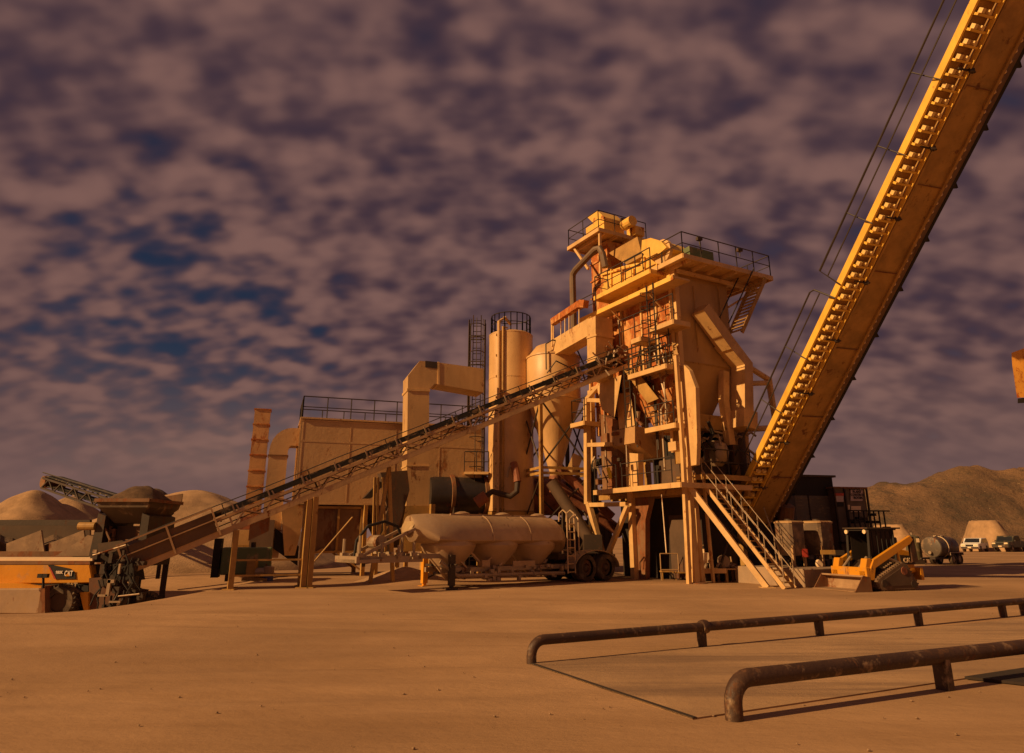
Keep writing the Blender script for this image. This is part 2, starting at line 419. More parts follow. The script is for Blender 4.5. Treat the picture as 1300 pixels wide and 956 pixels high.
def wmr(f, a, b, c=0, d=1, sm=True):
    r = nd(nt, 'ShaderNodeMapRange'); r.interpolation_type = 'SMOOTHSTEP' if sm else 'LINEAR'
    r.inputs[1].default_value = a; r.inputs[2].default_value = b
    r.inputs[3].default_value = c; r.inputs[4].default_value = d; L(f, r.inputs[0]); return r.outputs[0]
def wmix(f, c1, c2):
    x = nd(nt, 'ShaderNodeMix', data_type='RGBA'); L(f, x.inputs[0])
    for i, c in ((6, c1), (7, c2)):
        if isinstance(c, tuple): x.inputs[i].default_value = (*c, 1)
        else: L(c, x.inputs[i])
    return x.outputs[2]
puff = wnoise(17.0, 1.2, .5, (1.3, 2.1, 0), (.95, 1.2, 1), .0)
big = wnoise(3.2, 3, .55, (4.0, 1.0, 0))
mid = wnoise(7.5, 3, .55, (7.0, 3.0, 0), (1, 1.6, 1))
# a thinner patch of cloud at the left, where blue sky shows
gd = ray(225, 425).normalized()
dt = nd(nt, 'ShaderNodeVectorMath', operation='DOT_PRODUCT'); L(tc.outputs['Generated'], dt.inputs[0]); dt.inputs[1].default_value = gd
gap = wmr(dt.outputs['Value'], .955, .998, 0, .20)
dens = mth('ADD', mth('MULTIPLY', puff, .55), mth('ADD', mth('MULTIPLY', big, .30), mth('MULTIPLY', mid, .30)))
dens = mth('SUBTRACT', dens, gap)
cover = wmr(dens, .22, .48)
lit = wmr(mth('ADD', mth('MULTIPLY', puff, .8), mth('ADD', mth('MULTIPLY', mid, .45), mth('MULTIPLY', big, .30))), .56, 1.02)
S = 10.0
cl = lambda r, g_, b: (r * S, g_ * S, b * S)
cloud = wmix(lit, cl(.056, .032, .044), cl(.205, .106, .090))
sk = nd(nt, 'ShaderNodeVectorMath', operation='MULTIPLY'); L(sky.outputs[0], sk.inputs[0]); sk.inputs[1].default_value = (.085, .10, .15)
col = wmix(cover, sk.outputs[0], cloud)
# smooth bands of haze above the horizon
band = wnoise(1.1, 3, .5, (0, 0, 0), (.5, 1.2, 1))
hz = wmix(wmr(band, .35, .65), cl(.150, .086, .080), cl(.29, .155, .115))
col = wmix(wmr(sep.outputs[2], .02, .26, .92, 0), col, hz)
L(col, bg.inputs[0])

sl = bpy.data.lights.new('sun', 'SUN'); sl.energy = 5.0; sl.angle = R(.6); sl.color = (1, .605, .255)
so = bpy.data.objects.new('sun', sl); C.objects.link(so); so.rotation_euler = sunv.to_track_quat('Z', 'Y').to_euler(); so.location = (-30, -20, 30)

# ------------------------------------------------------------------ camera and view
cd = bpy.data.cameras.new('camera'); cam = bpy.data.objects.new('camera', cd); C.objects.link(cam)
cd.sensor_width = 36; cd.sensor_fit = 'HORIZONTAL'; cd.lens = 36 * F / 1300; cd.shift_y = -(478 - 433) / 1300
cd.clip_end = 5000; cam.location = EYE; cam.rotation_euler = (R(90) + PITCH, 0, 0)
sc = bpy.context.scene; sc.camera = cam
sc.view_settings.view_transform = 'Standard'; sc.view_settings.look = 'None'; sc.view_settings.gamma = 1; sc.view_settings.exposure = 0
sc.cycles.max_bounces = 6
# ================================================================== mixing tower
C0 = V((6.9, 27.4, 0)); A = V((-.49, .872, 0)); B = V((.872, .49, 0))
def FL(px, py, off=0.0): return pl(px, py, C0 - B * off, A)      # plane of the sunlit left face
def FR(px, py, aoff=0.0): return pl(px, py, C0 + A * aoff, B)    # plane of the shaded right face
def AB(a, b, z): return C0 + A * a + B * b + Z * z
TM = Matrix((A, B, Z)).transposed()
def tbox(mb, a0, a1, b0, b1, z0, z1):
    mb.box(AB((a0+a1)/2, (b0+b1)/2, (z0+z1)/2), (abs(a1-a0), abs(b1-b0), z1-z0), TM); return mb
T = thing('mixing_tower', 'tall cream and rust-orange batch mixing tower with stacked walkways and a hopper', 'mixing tower', tuple(AB(3, 1.8, 0)))
P = lambda n, mb, m, par=None, **k: mb.build(n, m, par or T, **k)

# storage hopper of the shaded side
m = MB(); top = [(0.02, .28), (3.4, .28), (3.4, 3.2), (0.02, 3.2)]
rg = lambda q, z: [AB(a, b, z) for a, b in q]
m.loft([rg(top, 12.78), rg(top, 8.75), rg([(1.2, 1.6), (2.0, 1.6), (2.0, 2.3), (1.2, 2.3)], 6.0)])
hop = P('storage_hopper', m, mat('hopper_plate', (.47, .285, .115), rust=.16, rustcol=(.3, .12, .04), rough=.5, var=.2, scale=.7))
m = MB()
for z in (8.75,):
    for (a, b), (c_, d_) in zip(top, top[1:] + top[:1]): m.beam(AB(a, b, z), AB(c_, d_, z), .05, .05)
P('stiffener', m, under, hop)
# bolted rust panels of the sunlit side
for i, (a0, a1, z0, z1, mt) in enumerate(((.1, .95, 9.2, 12.3, rustp), (1.0, 1.95, 8.8, 12.3, rustp), (2.0, 3.3, 8.7, 12.2, rustp))):
    P('casing_panel', tbox(MB(), a0, a1, -.12, -.02, z0, z1), mt)
m = tbox(MB(), 3.5, 6.2, .1, 2.6, 8.6, 12.5); P('hot_bin', m, rustp)
m = MB()
for a in (3.5, 4.4, 5.3, 6.2): m.beam(AB(a, 0, 8.6), AB(a, 0, 12.5), .12, .12)
for z in (8.7, 10.1, 11.4): m.beam(AB(3.5, .02, z), AB(6.2, .02, z), .1, .1)
for a in (.06, .98, 1.98, 3.4): m.beam(AB(a, -.16, 8.7), AB(a, -.16, 12.4), .1, .1)
P('bin_frame', m, cream)
m = MB()                     # lower bins with slanted bottoms, in rust
m.loft([rg([(.6, .1), (3.2, .1), (3.2, 2.4), (.6, 2.4)], 8.6), rg([(.6, .1), (3.2, .1), (3.2, 2.4), (.6, 2.4)], 7.7), rg([(1.4, .6), (2.4, .6), (2.4, 1.6), (1.4, 1.6)], 6.3)])
m.loft([rg([(3.5, .2), (6.0, .2), (6.0, 2.4), (3.5, 2.4)], 8.55), rg([(3.8, .6), (5.0, .6), (5.0, 1.6), (3.8, 1.6)], 6.8)])
P('weigh_bin', m, rustp)
m = MB()                     # pipe rack in front of the rust panels
for z in (8.85, 9.3, 9.75): m.tube(AB(-.2, -.55, z), AB(2.8, -.55, z), .035, 5)
for a in (-.1, .5, 1.1, 1.7, 2.3): m.tube(AB(a, -.55, 8.5), AB(a, -.55, 10.0), .028, 5)
for a in (.5, 1.7): m.tube(AB(a, -.55, 9.3), AB(a, 0, 9.3), .03, 4)
P('pipe_rack', m, dsteel)
# screen housing on top
poly = [FL(763, 372, .1), FL(763, 348, .1), FL(790, 338, .1), FL(812, 333, .1), FL(820, 319, .1), FL(850, 321, .1), FL(850, 352, .1)]
scr = P('screen_housing', MB().prism(poly, B * 2.4), yellow)
m = MB()
for px in (776, 790, 804, 818, 834):
    m.beam(FL(px, 341 if px < 812 else 326, .16), FL(px, 366, .16), .07, .06)
m.beam(FL(764, 349, .16), FL(812, 335, .16), .1, .08)
P('rib', m, yellow, scr)
m = MB().prism([FL(815, 305, .5), FL(826, 302, .5), FL(839, 306, .5), FL(846, 314, .5), FL(838, 321, .5), FL(824, 327, .5), FL(814, 320, .5)], B * 1.3)
P('inlet_hood', m, yellow)
m = MB(); c_ = FL(842, 320, .2)
m.lathe([(.55, 0), (.55, .15)], c_ - B * .1, 20, B); P('motor_guard', m, cream)
tb = MB(); tbox(tb, -.6, .8, .5, 1.9, 13.0, 13.75); P('control_box', tb, green)
# legs
legm = MB(); legm.beam(AB(0, .05, 0), AB(0, .05, 12.7), .22, .30, up=A); P('leg', legm, cream)
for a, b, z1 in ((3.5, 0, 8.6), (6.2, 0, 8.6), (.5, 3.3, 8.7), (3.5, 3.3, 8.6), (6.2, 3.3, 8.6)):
    mm = MB(); mm.beam(AB(a, b, 0), AB(a, b, z1), .24, .26, up=A); P('leg', mm, cream if b == 0 else under)  # back legs take a darker paint to imitate shade
m = MB(); m.prism([FL(867, 462, .16), FL(875, 470, .16), FL(883, 492, .16), FL(885, 560, .16), FL(884, 590, .16), FL(872, 592, .16)], B * .2); P('gusset_plate', m, cream)
m = MB(); m.beam(AB(0, -.2, 9.4), AB(-.35, -.45, 8.8), .14); m.beam(AB(-.35, -.45, 8.8), AB(-.35, -.45, 4.6), .15, .15); m.beam(AB(-.35, -.45, 4.6), AB(-.05, -.3, .0), .15, .15)
m.beam(AB(-.35, -.45, 8.6), AB(.2, 0, 7.6), .12); m.beam(AB(-.35, -.45, 6.9), AB(.2, 0, 6.5), .12)
P('outer_strut', m, cream)
m = MB(); m.beam(AB(.3, .6, 4.2), AB(.1, .5, 0), .18, .2); m.beam(AB(.02, .9, 4.2), AB(-.1, .9, 0), .1, .1); P('leg', m, cream)
# curved skirt of the drive-through
m = MB(); m.prism([AB(3.35, .1, 3.4), AB(2.3, .1, 3.4), AB(2.75, .1, 2.4), AB(2.95, .1, 0), AB(3.35, .1, 0)], B * .25); P('curved_skirt', m, rustd)  # dark tone paints in the shade on the curved leg
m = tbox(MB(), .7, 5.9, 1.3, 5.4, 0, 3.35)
P('motor_room', m, voidm)  # near-black colour paints in the shade beneath the main platform
P('room_door', tbox(MB(), 1.4, 2.6, 1.26, 1.295, 0.05, 2.6), brownw)
m = MB()
for b in (.1, 1.2, 2.2, 3.2): m.beam(AB(-.2, b, 3.45), AB(6.4, b, 3.45), .18, .22)
P('floor_beam', m, under)
# ---- platforms with their own railings
def slabp(name, a0, a1, b0, b1, z, mt=cream, th=.14, rail=(), h=1.0, joist=0):
    pf = P(name, tbox(MB(), a0, a1, b0, b1, z - th, z), mt)
    m = MB(); e = .2
    m.beam(AB(a0, b0, z - e/2), AB(a1, b0, z - e/2), .06, e); m.beam(AB(a0, b1, z - e/2), AB(a1, b1, z - e/2), .06, e)
    m.beam(AB(a0, b0, z - e/2), AB(a0, b1, z - e/2), .06, e); m.beam(AB(a1, b0, z - e/2), AB(a1, b1, z - e/2), .06, e)
    P('edge_channel', m, mt, pf)
    if joist:
        m = MB()
        for i in range(joist): 
            b = b0 + (b1 - b0) * (i + .5) / joist; m.beam(AB(a0 + .05, b, z - th - .09), AB(a1 - .05, b, z - th - .09), .09, .16)
        P('joist', m, mt, pf)
    for r in rail: P('railing', railing([AB(*q, z) for q in r], h), railm, pf)
    return pf
slabp('top_platform', -1.2, 2.6, -.5, 4.85, 12.98, cream, .1, [[(2.6, -.45), (-1.15, -.45), (-1.15, 4.8), (2.6, 4.8)]], 1.0, 6)
m = MB(); m.beam(AB(-.3, 0, 12.6), AB(-.3, 4.8, 12.6), .12, .16); m.beam(AB(1.9, 0, 12.6), AB(1.9, 4.8, 12.6), .12, .16)
m.beam(AB(-.3, 4.6, 12.5), AB(-.0, 3.2, 11.6), .09)
P('bearer', m, cream)
m = MB(); m.beam(AB(-1.1, -.55, 11.88), AB(5.6, -.55, 11.88), .85, .08); pf = P('long_walkway', m, cream)
m = MB(); m.beam(AB(-1.1, -1.0, 11.86), AB(5.6, -1.0, 11.86), .06, .20); P('edge_channel', m, yellow, pf)
P('railing', railing([AB(4.2, -1.0, 11.9), AB(5.6, -1.0, 11.9)], 1.0), railm, pf)
P('bracket', MB().beam(AB(.6, -.9, 11.75), AB(.6, -.1, 11.1), .06).beam(AB(3.2, -.9, 11.75), AB(3.2, -.1, 11.1), .06).beam(AB(5.3, -.9, 11.75), AB(5.3, -.05, 11.0), .06), cream, pf)
slabp('upper_walkway', .35, 4.4, -.95, -.02, 12.74, yellow, .07, [[(.35, -.9), (4.35, -.9), (4.35, -.05)]], 1.0)
slabp('middle_walkway', -.9, .5, -1.0, -.1, 10.12, cream, .07, [[(-.9, -.95), (.5, -.95)]], 1.1)
slabp('lower_walkway', 1.15, 1.75, -1.0, -.1, 9.92, cream, .2, [[(.5, -.95), (2.6, -.95)]], 1.1)
slabp('conveyor_landing', -.2, 2.2, -.9, -.05, 8.45, cream, .07, [[(-.2, -.85), (2.2, -.85)]], .9)
slabp('main_platform', -.6, 5.0, -.9, 2.9, 3.72, cream, .12, [[(-.1, -.85), (3.0, -.85)], [(3.4, -.85), (4.95, -.85)]], 1.0)
slabp('sampling_platform', -.3, 1.5, -.7, .6, 6.05, cream, .1, [[(-.2, -.65), (1.5, -.65)]], .9)
slabp('valve_platform', 5.3, 6.4, -1.1, -.2, 6.9, cream, .1, [[(5.3, -1.05), (6.35, -1.05), (6.35, -.2)]], 1.1)
slabp('burner_platform', -.5, 1.2, .6, 3.2, 4.1, under, .1, [[(-.45, .6), (-.45, 3.15)]], 1.0)
# ladders on the sunlit face
P('ladder', ladder(AB(.3, -1.08, 8.5), AB(.3, -1.08, 12.0), .42, A), railm)
P('ladder', ladder(AB(2.3, -.9, 6.2), AB(2.3, -.9, 8.9), .36, A), railm)
m = MB()
for z in (10.3, 10.9, 11.5, 12.1, 12.7):
    m.pipe([AB(.05, -1.08, z - 1.2), AB(.05, -1.4, z - 1.2), AB(.3, -1.6, z - 1.2), AB(.55, -1.4, z - 1.2), AB(.55, -1.08, z - 1.2)], .018, 4)
P('ladder_cage', m, railm)
# stair hanging from the top platform
s0, s1 = FR(963, 356, -.9), FR(933, 425, -.6)
m = MB(); sd = A * .40
m.beam(s0 - sd, s1 - sd, .05, .16); m.beam(s0 + sd, s1 + sd, .05, .16)
for i in range(1, 15): 
    q = s0.lerp(s1, i / 15); m.box(q, (.78, .14, .03), TM)
st = P('hanging_stair', m, under)
m = MB()
for o in (-1, 1): m.tube(s0 + sd * o - B * .7 + Z * .3, s1 + sd * o - B * .75 + Z * .3, .03, 5)
P('handrail', m, railm, st)
# head platform of the bucket elevator
hz = 16.75
slabp('head_platform', 4.9, 7.7, -.15, 3.1, hz, cream, .1, [[(4.95, 3.0), (4.95, -.1), (7.65, -.1), (7.65, 2.9)]], 1.0, 4)
m = tbox(MB(), 5.5, 6.9, .8, 1.8, 6.5, 16.5); P('elevator_casing', m, rustp)
m = MB()
for z in [7 + i * .95 for i in range(10)]: tbox(m, 5.44, 6.96, .74, 1.86, z, z + .08)
P('flange', m, rustp)
hd = P('elevator_head', tbox(MB(), 5.4, 7.0, .6, 1.9, hz + .02, hz + 1.0).prism([AB(5.4, .6, hz + 1.0), AB(5.4, 1.9, hz + 1.0), AB(5.9, 1.9, hz + 1.55), AB(5.9, .6, hz + 1.55)][::-1], A * .9), yellow)
m = MB(); m.lathe([(.28, 0), (.28, .7)], AB(5.0, 1.6, hz + .55), 14, A * -1); tbox(m, 4.6, 5.3, 2.0, 2.6, hz + .02, hz + .5); P('motor', m, yellow, hd)
m = MB(); m.beam(AB(5.0, .0, hz - .15), AB(5.2, .1, 14.4), .12); m.beam(AB(7.3, .0, hz - .15), AB(6.2, .1, 15.0), .12); m.beam(AB(5.0, 2.9, hz - .15), AB(5.4, 1.9, 14.6), .12); P('knee_brace', m, cream)
m = MB(); m.loft([[AB(a, b, 15.8) for a, b in ((3.2, .9), (5.5, .9), (5.5, 1.9), (3.2, 1.9))], [AB(a, b, 14.6) for a, b in ((2.8, .8), (4.0, .8), (4.0, 2.2), (2.8, 2.2))]]); P('discharge_chute', m, under)
m = MB().pipe([AB(6.8, -.5, 11.2), AB(6.8, -.5, 14.55), AB(6.75, -.5, 14.8), AB(6.5, -.5, 14.95), AB(4.9, -.4, 15.5), AB(4.6, -.35, 15.45), AB(4.45, -.3, 15.1), AB(4.4, -.2, 14.4)], .17, 10)
P('vent_pipe', m, mat('dark_vent_pipe', (.16, .10, .06), rust=.3, rough=.6), smooth=True)
# conveyor head bracing and chutes at the left
m = MB().loft([[FL(757, 488, .9), FL(789, 476, .9), FL(789, 476, -.4), FL(757, 488, -.4)], [FL(764, 520, .9), FL(780, 530, .9), FL(780, 530, -.3), FL(764, 520, -.3)], ])
P('reject_chute', m, cream)
m = MB().prism([FL(761, 526, .2), FL(784, 534, .2), FL(784, 622, .2), FL(765, 622, .2)], B * 1.0); P('reject_bin', m, rustd)  # dark plate colour paints the conveyor shadow onto the lower chute
m = MB().loft([[FL(792, 470, .5), FL(806, 468, .5), FL(806, 468, -1), FL(792, 470, -1)], [FL(822, 512, .5), FL(836, 506, .5), FL(836, 506, -1), FL(822, 512, -1)]]); P('discharge_chute', m, under)
m = MB().loft([[FL(782, 500, .3), FL(800, 498, .3), FL(800, 498, -1), FL(782, 500, -1)], [FL(786, 545, .3), FL(806, 540, .3), FL(806, 540, -1), FL(786, 545, -1)]]); P('discharge_chute', m, cream)
# pugmill: a long box along the shaded direction
def FRa(px, py, a): return FR(px, py, a)
poly = [FRa(806, 541, 2.6), FRa(822, 543, 2.6), FRa(872, 564, 2.6), FRa(872, 585, 2.6), FRa(830, 580, 2.6), FRa(806, 562, 2.6)]
P('pugmill', MB().prism(poly, A * 1.6), mat('pugmill_plate', (.50, .29, .125), rust=.25, rough=.5, var=.2))
P('column', MB().prism([FL(799, 575, .3), FL(810, 576, .3), FL(810, 622, .3), FL(801, 624, .3)], B * .3), cream)
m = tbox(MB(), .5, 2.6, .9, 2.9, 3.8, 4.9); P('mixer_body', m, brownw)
# light steel frame hanging at the far left, with a pointed foot
m = MB(); q = lambda x, y: FL(x, y, .5)
m.beam(q(745, 507), q(746, 640), .24, .24); m.beam(q(745, 507), q(762, 488), .18); m.beam(q(746, 508), q(775, 509), .18)
m.beam(q(746, 565), q(776, 564), .18); m.beam(q(747, 641), q(796, 640), .18); m.beam(q(747, 638), q(766, 708), .22); m.beam(q(797, 642), q(770, 708), .18)
m.beam(q(768, 706), V((q(768, 706).x, q(768, 706).y, 0)), .2)
P('side_frame', m, cream)
m = MB().pipe([FL(756, 652, .2), FL(753, 640, .2), FL(752, 600, .2), FL(756, 588, .2), FL(764, 586, .2)], .17, 8); P('rubber_hose', m, blackm, smooth=True)
m = MB(); rnd = random.Random(3)
for i in range(16):
    a, b_, z = 4.2 + rnd.random() * 1.6, -.7 + rnd.random() * .8, 3.8 + rnd.random() * 1.6
    m.tube(AB(a, b_, z), AB(a + rnd.uniform(-.7, .7), b_ + .1, z + rnd.uniform(-.7, .7)), .045, 5)
P('valve_piping', m, steel)
P('gas_lance', MB().tube(FL(772, 594, .9), FL(775, 607, .9), .08, 8), mat('bright_yellow_tube', (.8, .55, .02), rust=0, rough=.4, streak=False))
# shaded side: spout, ducts, columns
m = MB().loft([[FR(884, 388, -.5), FR(892, 384, -.5), FR(892, 400, -.5), FR(884, 402, -.5)], [FR(916, 438, -.5), FR(930, 424, -.5), FR(931, 436, -.3), FR(917, 447, -.3)]])
m = MB(); w_ = A * .35
def duct(mb, pts, wa, hb, up=None):      # square duct through points in the shaded plane
    rings = []
    for i, p in enumerate(pts):
        d = (pts[min(i+1, len(pts)-1)] - pts[max(i-1, 0)]).normalized(); s_ = A.cross(d).normalized() * hb / 2
        rings.append([p - A * wa/2 - s_, p + A * wa/2 - s_, p + A * wa/2 + s_, p - A * wa/2 + s_])
    return mb.loft(rings)
ctr = [FR(889, 392, -.45), FR(924, 441, -.45)]
P('spout', duct(MB(), ctr, .7, .5), mat('spout_plate', (.56, .34, .14), rust=.15, rough=.5, var=.15))
P('spout', duct(MB(), [FR(918, 434, -.4), FR(942, 464, -.4), FR(942.5, 524, -.4)], .75, .52), cream)
P('spout_boot', duct(MB(), [FR(942, 523, -.4), FR(942, 545, -.4)], .95, .8), cream)
P('column', duct(MB(), [FR(919, 472, .0), FR(919, 510, .0), FR(927, 565, .0)], .3, .34), cream)
P('pipe_frame', MB().pipe([FR(946, 463, .5), FR(976, 482, .5), FR(986, 545, .5)], .13, 8).pipe([FR(951, 487, .5), FR(977, 486, .5)], .12, 8).pipe([FR(925, 546, .5), FR(988, 543, .5)], .13, 8).pipe([FR(905, 486, .7), FR(940, 485, .7)], .11, 8), cream, smooth=True)
P('column', MB().tube(FR(945, 545, .8), FR(948, 610, .8), .17, 10), cream, smooth=True)
P('filler_duct', duct(MB(), [FR(880, 536, .5), FR(925, 541, .5)], .8, .6), under)
m = MB().lathe([(.2, -.55), (.42, -.35), (.5, .0), (.42, .35), (.2, .5)], FR(910, 575, .2), 16, Z); P('weigh_pot', m, steel, smooth=True)
m = MB().lathe([(.45, -1.0), (.45, 1.1)], FR(934, 577, .9), 14, Z).lathe([(.3, -1.0), (.3, 1.1)], FR(919, 570, 1.0), 12, Z); P('filter_drum', m, brownw, smooth=True)
m = MB(); rnd = random.Random(11)
for i in range(34):
    b_, z = 1.0 + rnd.random() * 2.6, 4.6 + rnd.random() * 1.5; a = -.1 + rnd.random() * .9
    p_ = AB(a, b_, z); q_ = p_ + A * rnd.uniform(-.2, .2) + B * rnd.uniform(-.5, .5) + Z * rnd.uniform(-.5, .5)
    m.pipe([p_, (p_ + q_) / 2 + Z * rnd.uniform(-.15, .15), q_], rnd.uniform(.03, .07), 6)
P('valve_piping', m, steel)
m = MB(); m.pipe([FR(899, 535, -.3), FR(905, 550, -.3), FR(900, 562, -.3), FR(908, 572, -.3)], .07, 8).pipe([FR(892, 548, -.2), FR(888, 560, -.2), FR(895, 570, -.2)], .05, 8)
P('rubber_hose', m, blackm, smooth=True)
m = tbox(MB(), .4, 1.0, .35, .8, 4.6, 6.2); P('cabinet', m, under)
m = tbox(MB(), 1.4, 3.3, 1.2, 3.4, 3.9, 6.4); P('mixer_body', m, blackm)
m = MB(); m.beam(AB(0, .3, 3.3), AB(0, 3.3, 1.0), .07); m.beam(AB(0, 3.3, 3.9), AB(0, 1.2, .2), .07); P('cross_brace', m, dsteel)
m = MB().tube(FL(840, 628, 1.0), FL(846, 702, 1.2), .025, 5); P('pull_rope', m, steel)
m = MB(); tbox(m, .5, .62, -.16, -.1, 5.0, 5.9); tbox(m, -.1, .35, -.55, -.1, 5.0, 5.35); P('cabinet', m, cream)

rnd = random.Random(101)
for i in range(7):
    a0 = rnd.uniform(.2, 5.5); z0, z1_ = rnd.uniform(4.2, 6.5), rnd.uniform(8.8, 12); o = -.2 - rnd.random() * .12
    P('conduit', MB().pipe([AB(a0, o, z0), AB(a0, o, (z0 + z1_) / 2), AB(a0 + rnd.uniform(-.5, .5), o, (z0 + z1_) / 2 + .3), AB(a0 + rnd.uniform(-.6, .6), o, z1_)], rnd.uniform(.025, .05), 6), dsteel if i % 2 else steel)
for b, z0, z1_ in ((1.1, 9.5, 12.2), (2.6, 9.0, 12.5)):
    P('conduit', MB().tube(AB(-.04, b, z0), AB(-.04, b, z1_), .022, 6), under)
for a, b, z in ((-1.1, .6, 13.9), (-1.1, 3.0, 13.9), (5.0, 1.5, 17.6), (3.0, -.9, 4.9)):
    P('flood_lamp', MB().box(AB(a, b, z), (.18, .22, .14), TM).tube(AB(a, b, z), AB(a, b, z - .3), .02, 5), dsteel)
m = MB()
for i in range(14):
    a = rnd.uniform(3.4, 5.8); b_ = rnd.uniform(-.5, .3); z = rnd.uniform(4.0, 6.2); m.box(AB(a, b_, z), (rnd.uniform(.1, .4), rnd.uniform(.1, .3), rnd.uniform(.1, .5)), TM)
P('burner_gear', m, rustd)
m = MB()
for i in range(26):
    a = rnd.uniform(.3, 3.2); b_ = rnd.uniform(-.3, .4); z = rnd.uniform(6.2, 8.2); q_ = AB(a, b_, z)
    m.beam(q_, q_ + A * rnd.uniform(-.6, .6) + Z * rnd.uniform(-.5, .5), rnd.uniform(.04, .12))
P('gate_linkage', m, rustd)
for a, b in ((2.6, .3), (.7, .3)):
    P('air_cylinder', MB().tube(AB(a, b - .4, 7.0), AB(a + .2, b - .4, 6.3), .09, 10), steel)
m = MB()
for b in (1.3, 2.0, 2.7): m.box(AB(-.02, b, 5.0), (.3, .35, .8), TM)
P('control_cabinet', m, dsteel)
# stairs up the tower (a part of it) and its leaning beam
top = V((7.75, 27.5, 3.72)); foot = V((9.55, 24.9, 0)); hv = (foot - top); hd_ = V((hv.x, hv.y, 0)).normalized(); sx = V((-hd_.y, hd_.x, 0)) * .30
m = MB(); m.beam(top - sx, foot - sx, .05, .15); m.beam(top + sx, foot + sx, .05, .15)
stair = P('stair', m, cream)
m = MB(); M3 = Matrix((hd_, sx.normalized(), Z)).transposed()
for i in range(1, 19): m.box(top.lerp(foot, i / 19), (.24, .56, .04), M3)
P('tread', m, under, stair)
m = MB()
for s_ in (-1, 1):
    for k in (.55, 1.0): m.tube(top + sx * s_ + Z * k, foot + sx * s_ + Z * k, .016, 5)
    for i in range(6): q_ = top.lerp(foot, i / 5); m.tube(q_ + sx * s_, q_ + sx * s_ + Z, .018, 5)
P('handrail', m, steel, stair)
a_ = FR(876, 618, -.4); b_ = gr(974, 746)
P('leaning_strut', MB().beam(a_, b_, .17, .2).box(b_, (.45, .45, .04)), cream)

# ================================================================== square exhaust duct joining tower and filler silo
D = thing('exhaust_duct', 'cream square duct bridging from the cone silo to the mixing tower', 'duct', tuple(FL(757, 560, 1.2).xy) + (0,))
q = lambda x, y, o=1.6: FL(x, y, o)
m = MB().prism([q(700, 432), q(745, 405), q(757, 403), q(757, 425), q(750, 424), q(706, 449), q(700, 452)], B * .75)
P('horizontal_duct', m, cream, D)
m = MB().prism([q(745, 406, 1.66), q(756, 401, 1.66), q(756.5, 480, 1.66), q(746, 484, 1.66)], B * .95); P('vertical_duct', m, cream, D)
m = MB(); 
for y in (424, 452): m.prism([q(744.5, y + 4, 1.7), q(757, y, 1.7), q(757, y + 2, 1.7), q(744.5, y + 6, 1.7)], B * 1.03)
P('flange', m, cream, D)
m = MB().beam(q(702, 409), q(737, 386), .28, .32).beam(q(737, 386), q(744, 386), .3, .36); P('top_beam', m, rustp, D)
m = MB()
for t in (.02, .3, .45, .6, .95): m.tube(q(702, 411).lerp(q(737, 388), t), q(702, 438).lerp(q(737, 414), t), .03, 5)
m.beam(q(701.5, 411), q(701.5, 440), .12); P('hanger', m, cream, D)

# ================================================================== cone bottomed silo
cs = at(703, 500, 34); cs.z = 0
S2 = thing('cone_silo', 'wide cream cone-bottomed silo on a lattice frame right of the tall silo', 'silo', tuple(cs))
P('shell', MB().lathe([(.3, 11.35), (.9, 11.1), (1.33, 10.55), (1.36, 10.5), (1.36, 8.35), (1.33, 8.3), (.28, 4.8), (.24, 4.5)], cs, 36), siloP, S2, smooth=True)
m = MB()
for z in (10.5, 8.33): m.lathe([(1.40, z - .04), (1.40, z + .04)], cs, 36)
P('ring', m, siloP, S2)
m = MB(); cc = [(-1.25, -1.25), (1.25, -1.25), (1.25, 1.25), (-1.25, 1.25)]
E = V((.94, .34, 0)); G = V((-.34, .94, 0)); loc2 = lambda x, y, z: cs + E * x + G * y + Z * z
for x, y in cc:
    mm = MB().beam(loc2(x, y, 0), loc2(x, y, 8.4), .16, .16); P('leg', mm, dsteel if x > 0 else under, S2)
m = MB()
for z in (2.2, 4.6, 4.85):
    for (x, y), (u, v_) in zip(cc, cc[1:] + cc[:1]): m.beam(loc2(x, y, z), loc2(u, v_, z), .1, .12)
P('ring_beam', m, under, S2)
m = MB()
for (x, y), (u, v_) in zip(cc, cc[1:] + cc[:1]):
    m.tube(loc2(x, y, 4.9), loc2(u, v_, 8.1), .045, 6); m.tube(loc2(u, v_, 4.9), loc2(x, y, 8.1), .045, 6)
    m.tube(loc2(x, y, 2.2), loc2(u, v_, 4.5), .045, 6); m.tube(loc2(u, v_, .1), loc2(x, y, 2.2), .045, 6)
P('cross_brace', m, dsteel, S2)
m = MB().pipe([loc2(-.9, -1.2, 9.6), loc2(-.9, -1.2, 10.9), loc2(-.6, -1.35, 11.1), loc2(.6, -1.35, 11.0), loc2(1.1, -1.3, 10.0)], .035, 6)
m.pipe([loc2(-.9, -1.3, 9.4), loc2(-.5, -1.5, 10.0), loc2(.3, -1.5, 9.7), loc2(1.0, -1.2, 9.2)], .03, 6); P('hoop_rail', m, railm, S2)
P('screw_conveyor', MB().pipe([loc2(0, 0, 4.6), loc2(0, 0, 3.8)], .3, 12).pipe([loc2(-.3, -.2, 4.3), loc2(3.2, -.6, 1.9)], .28, 12).pipe([loc2(-.2, -.8, 4.9), loc2(2.2, -1.6, 2.6)], .22, 10), drumr, S2, smooth=True)
m = MB().box(loc2(.6, -1.0, 5.1), (.5, .05, .9), Matrix.Rotation(.4, 3, 'Y')); P('bent_panel', m, cream, S2)

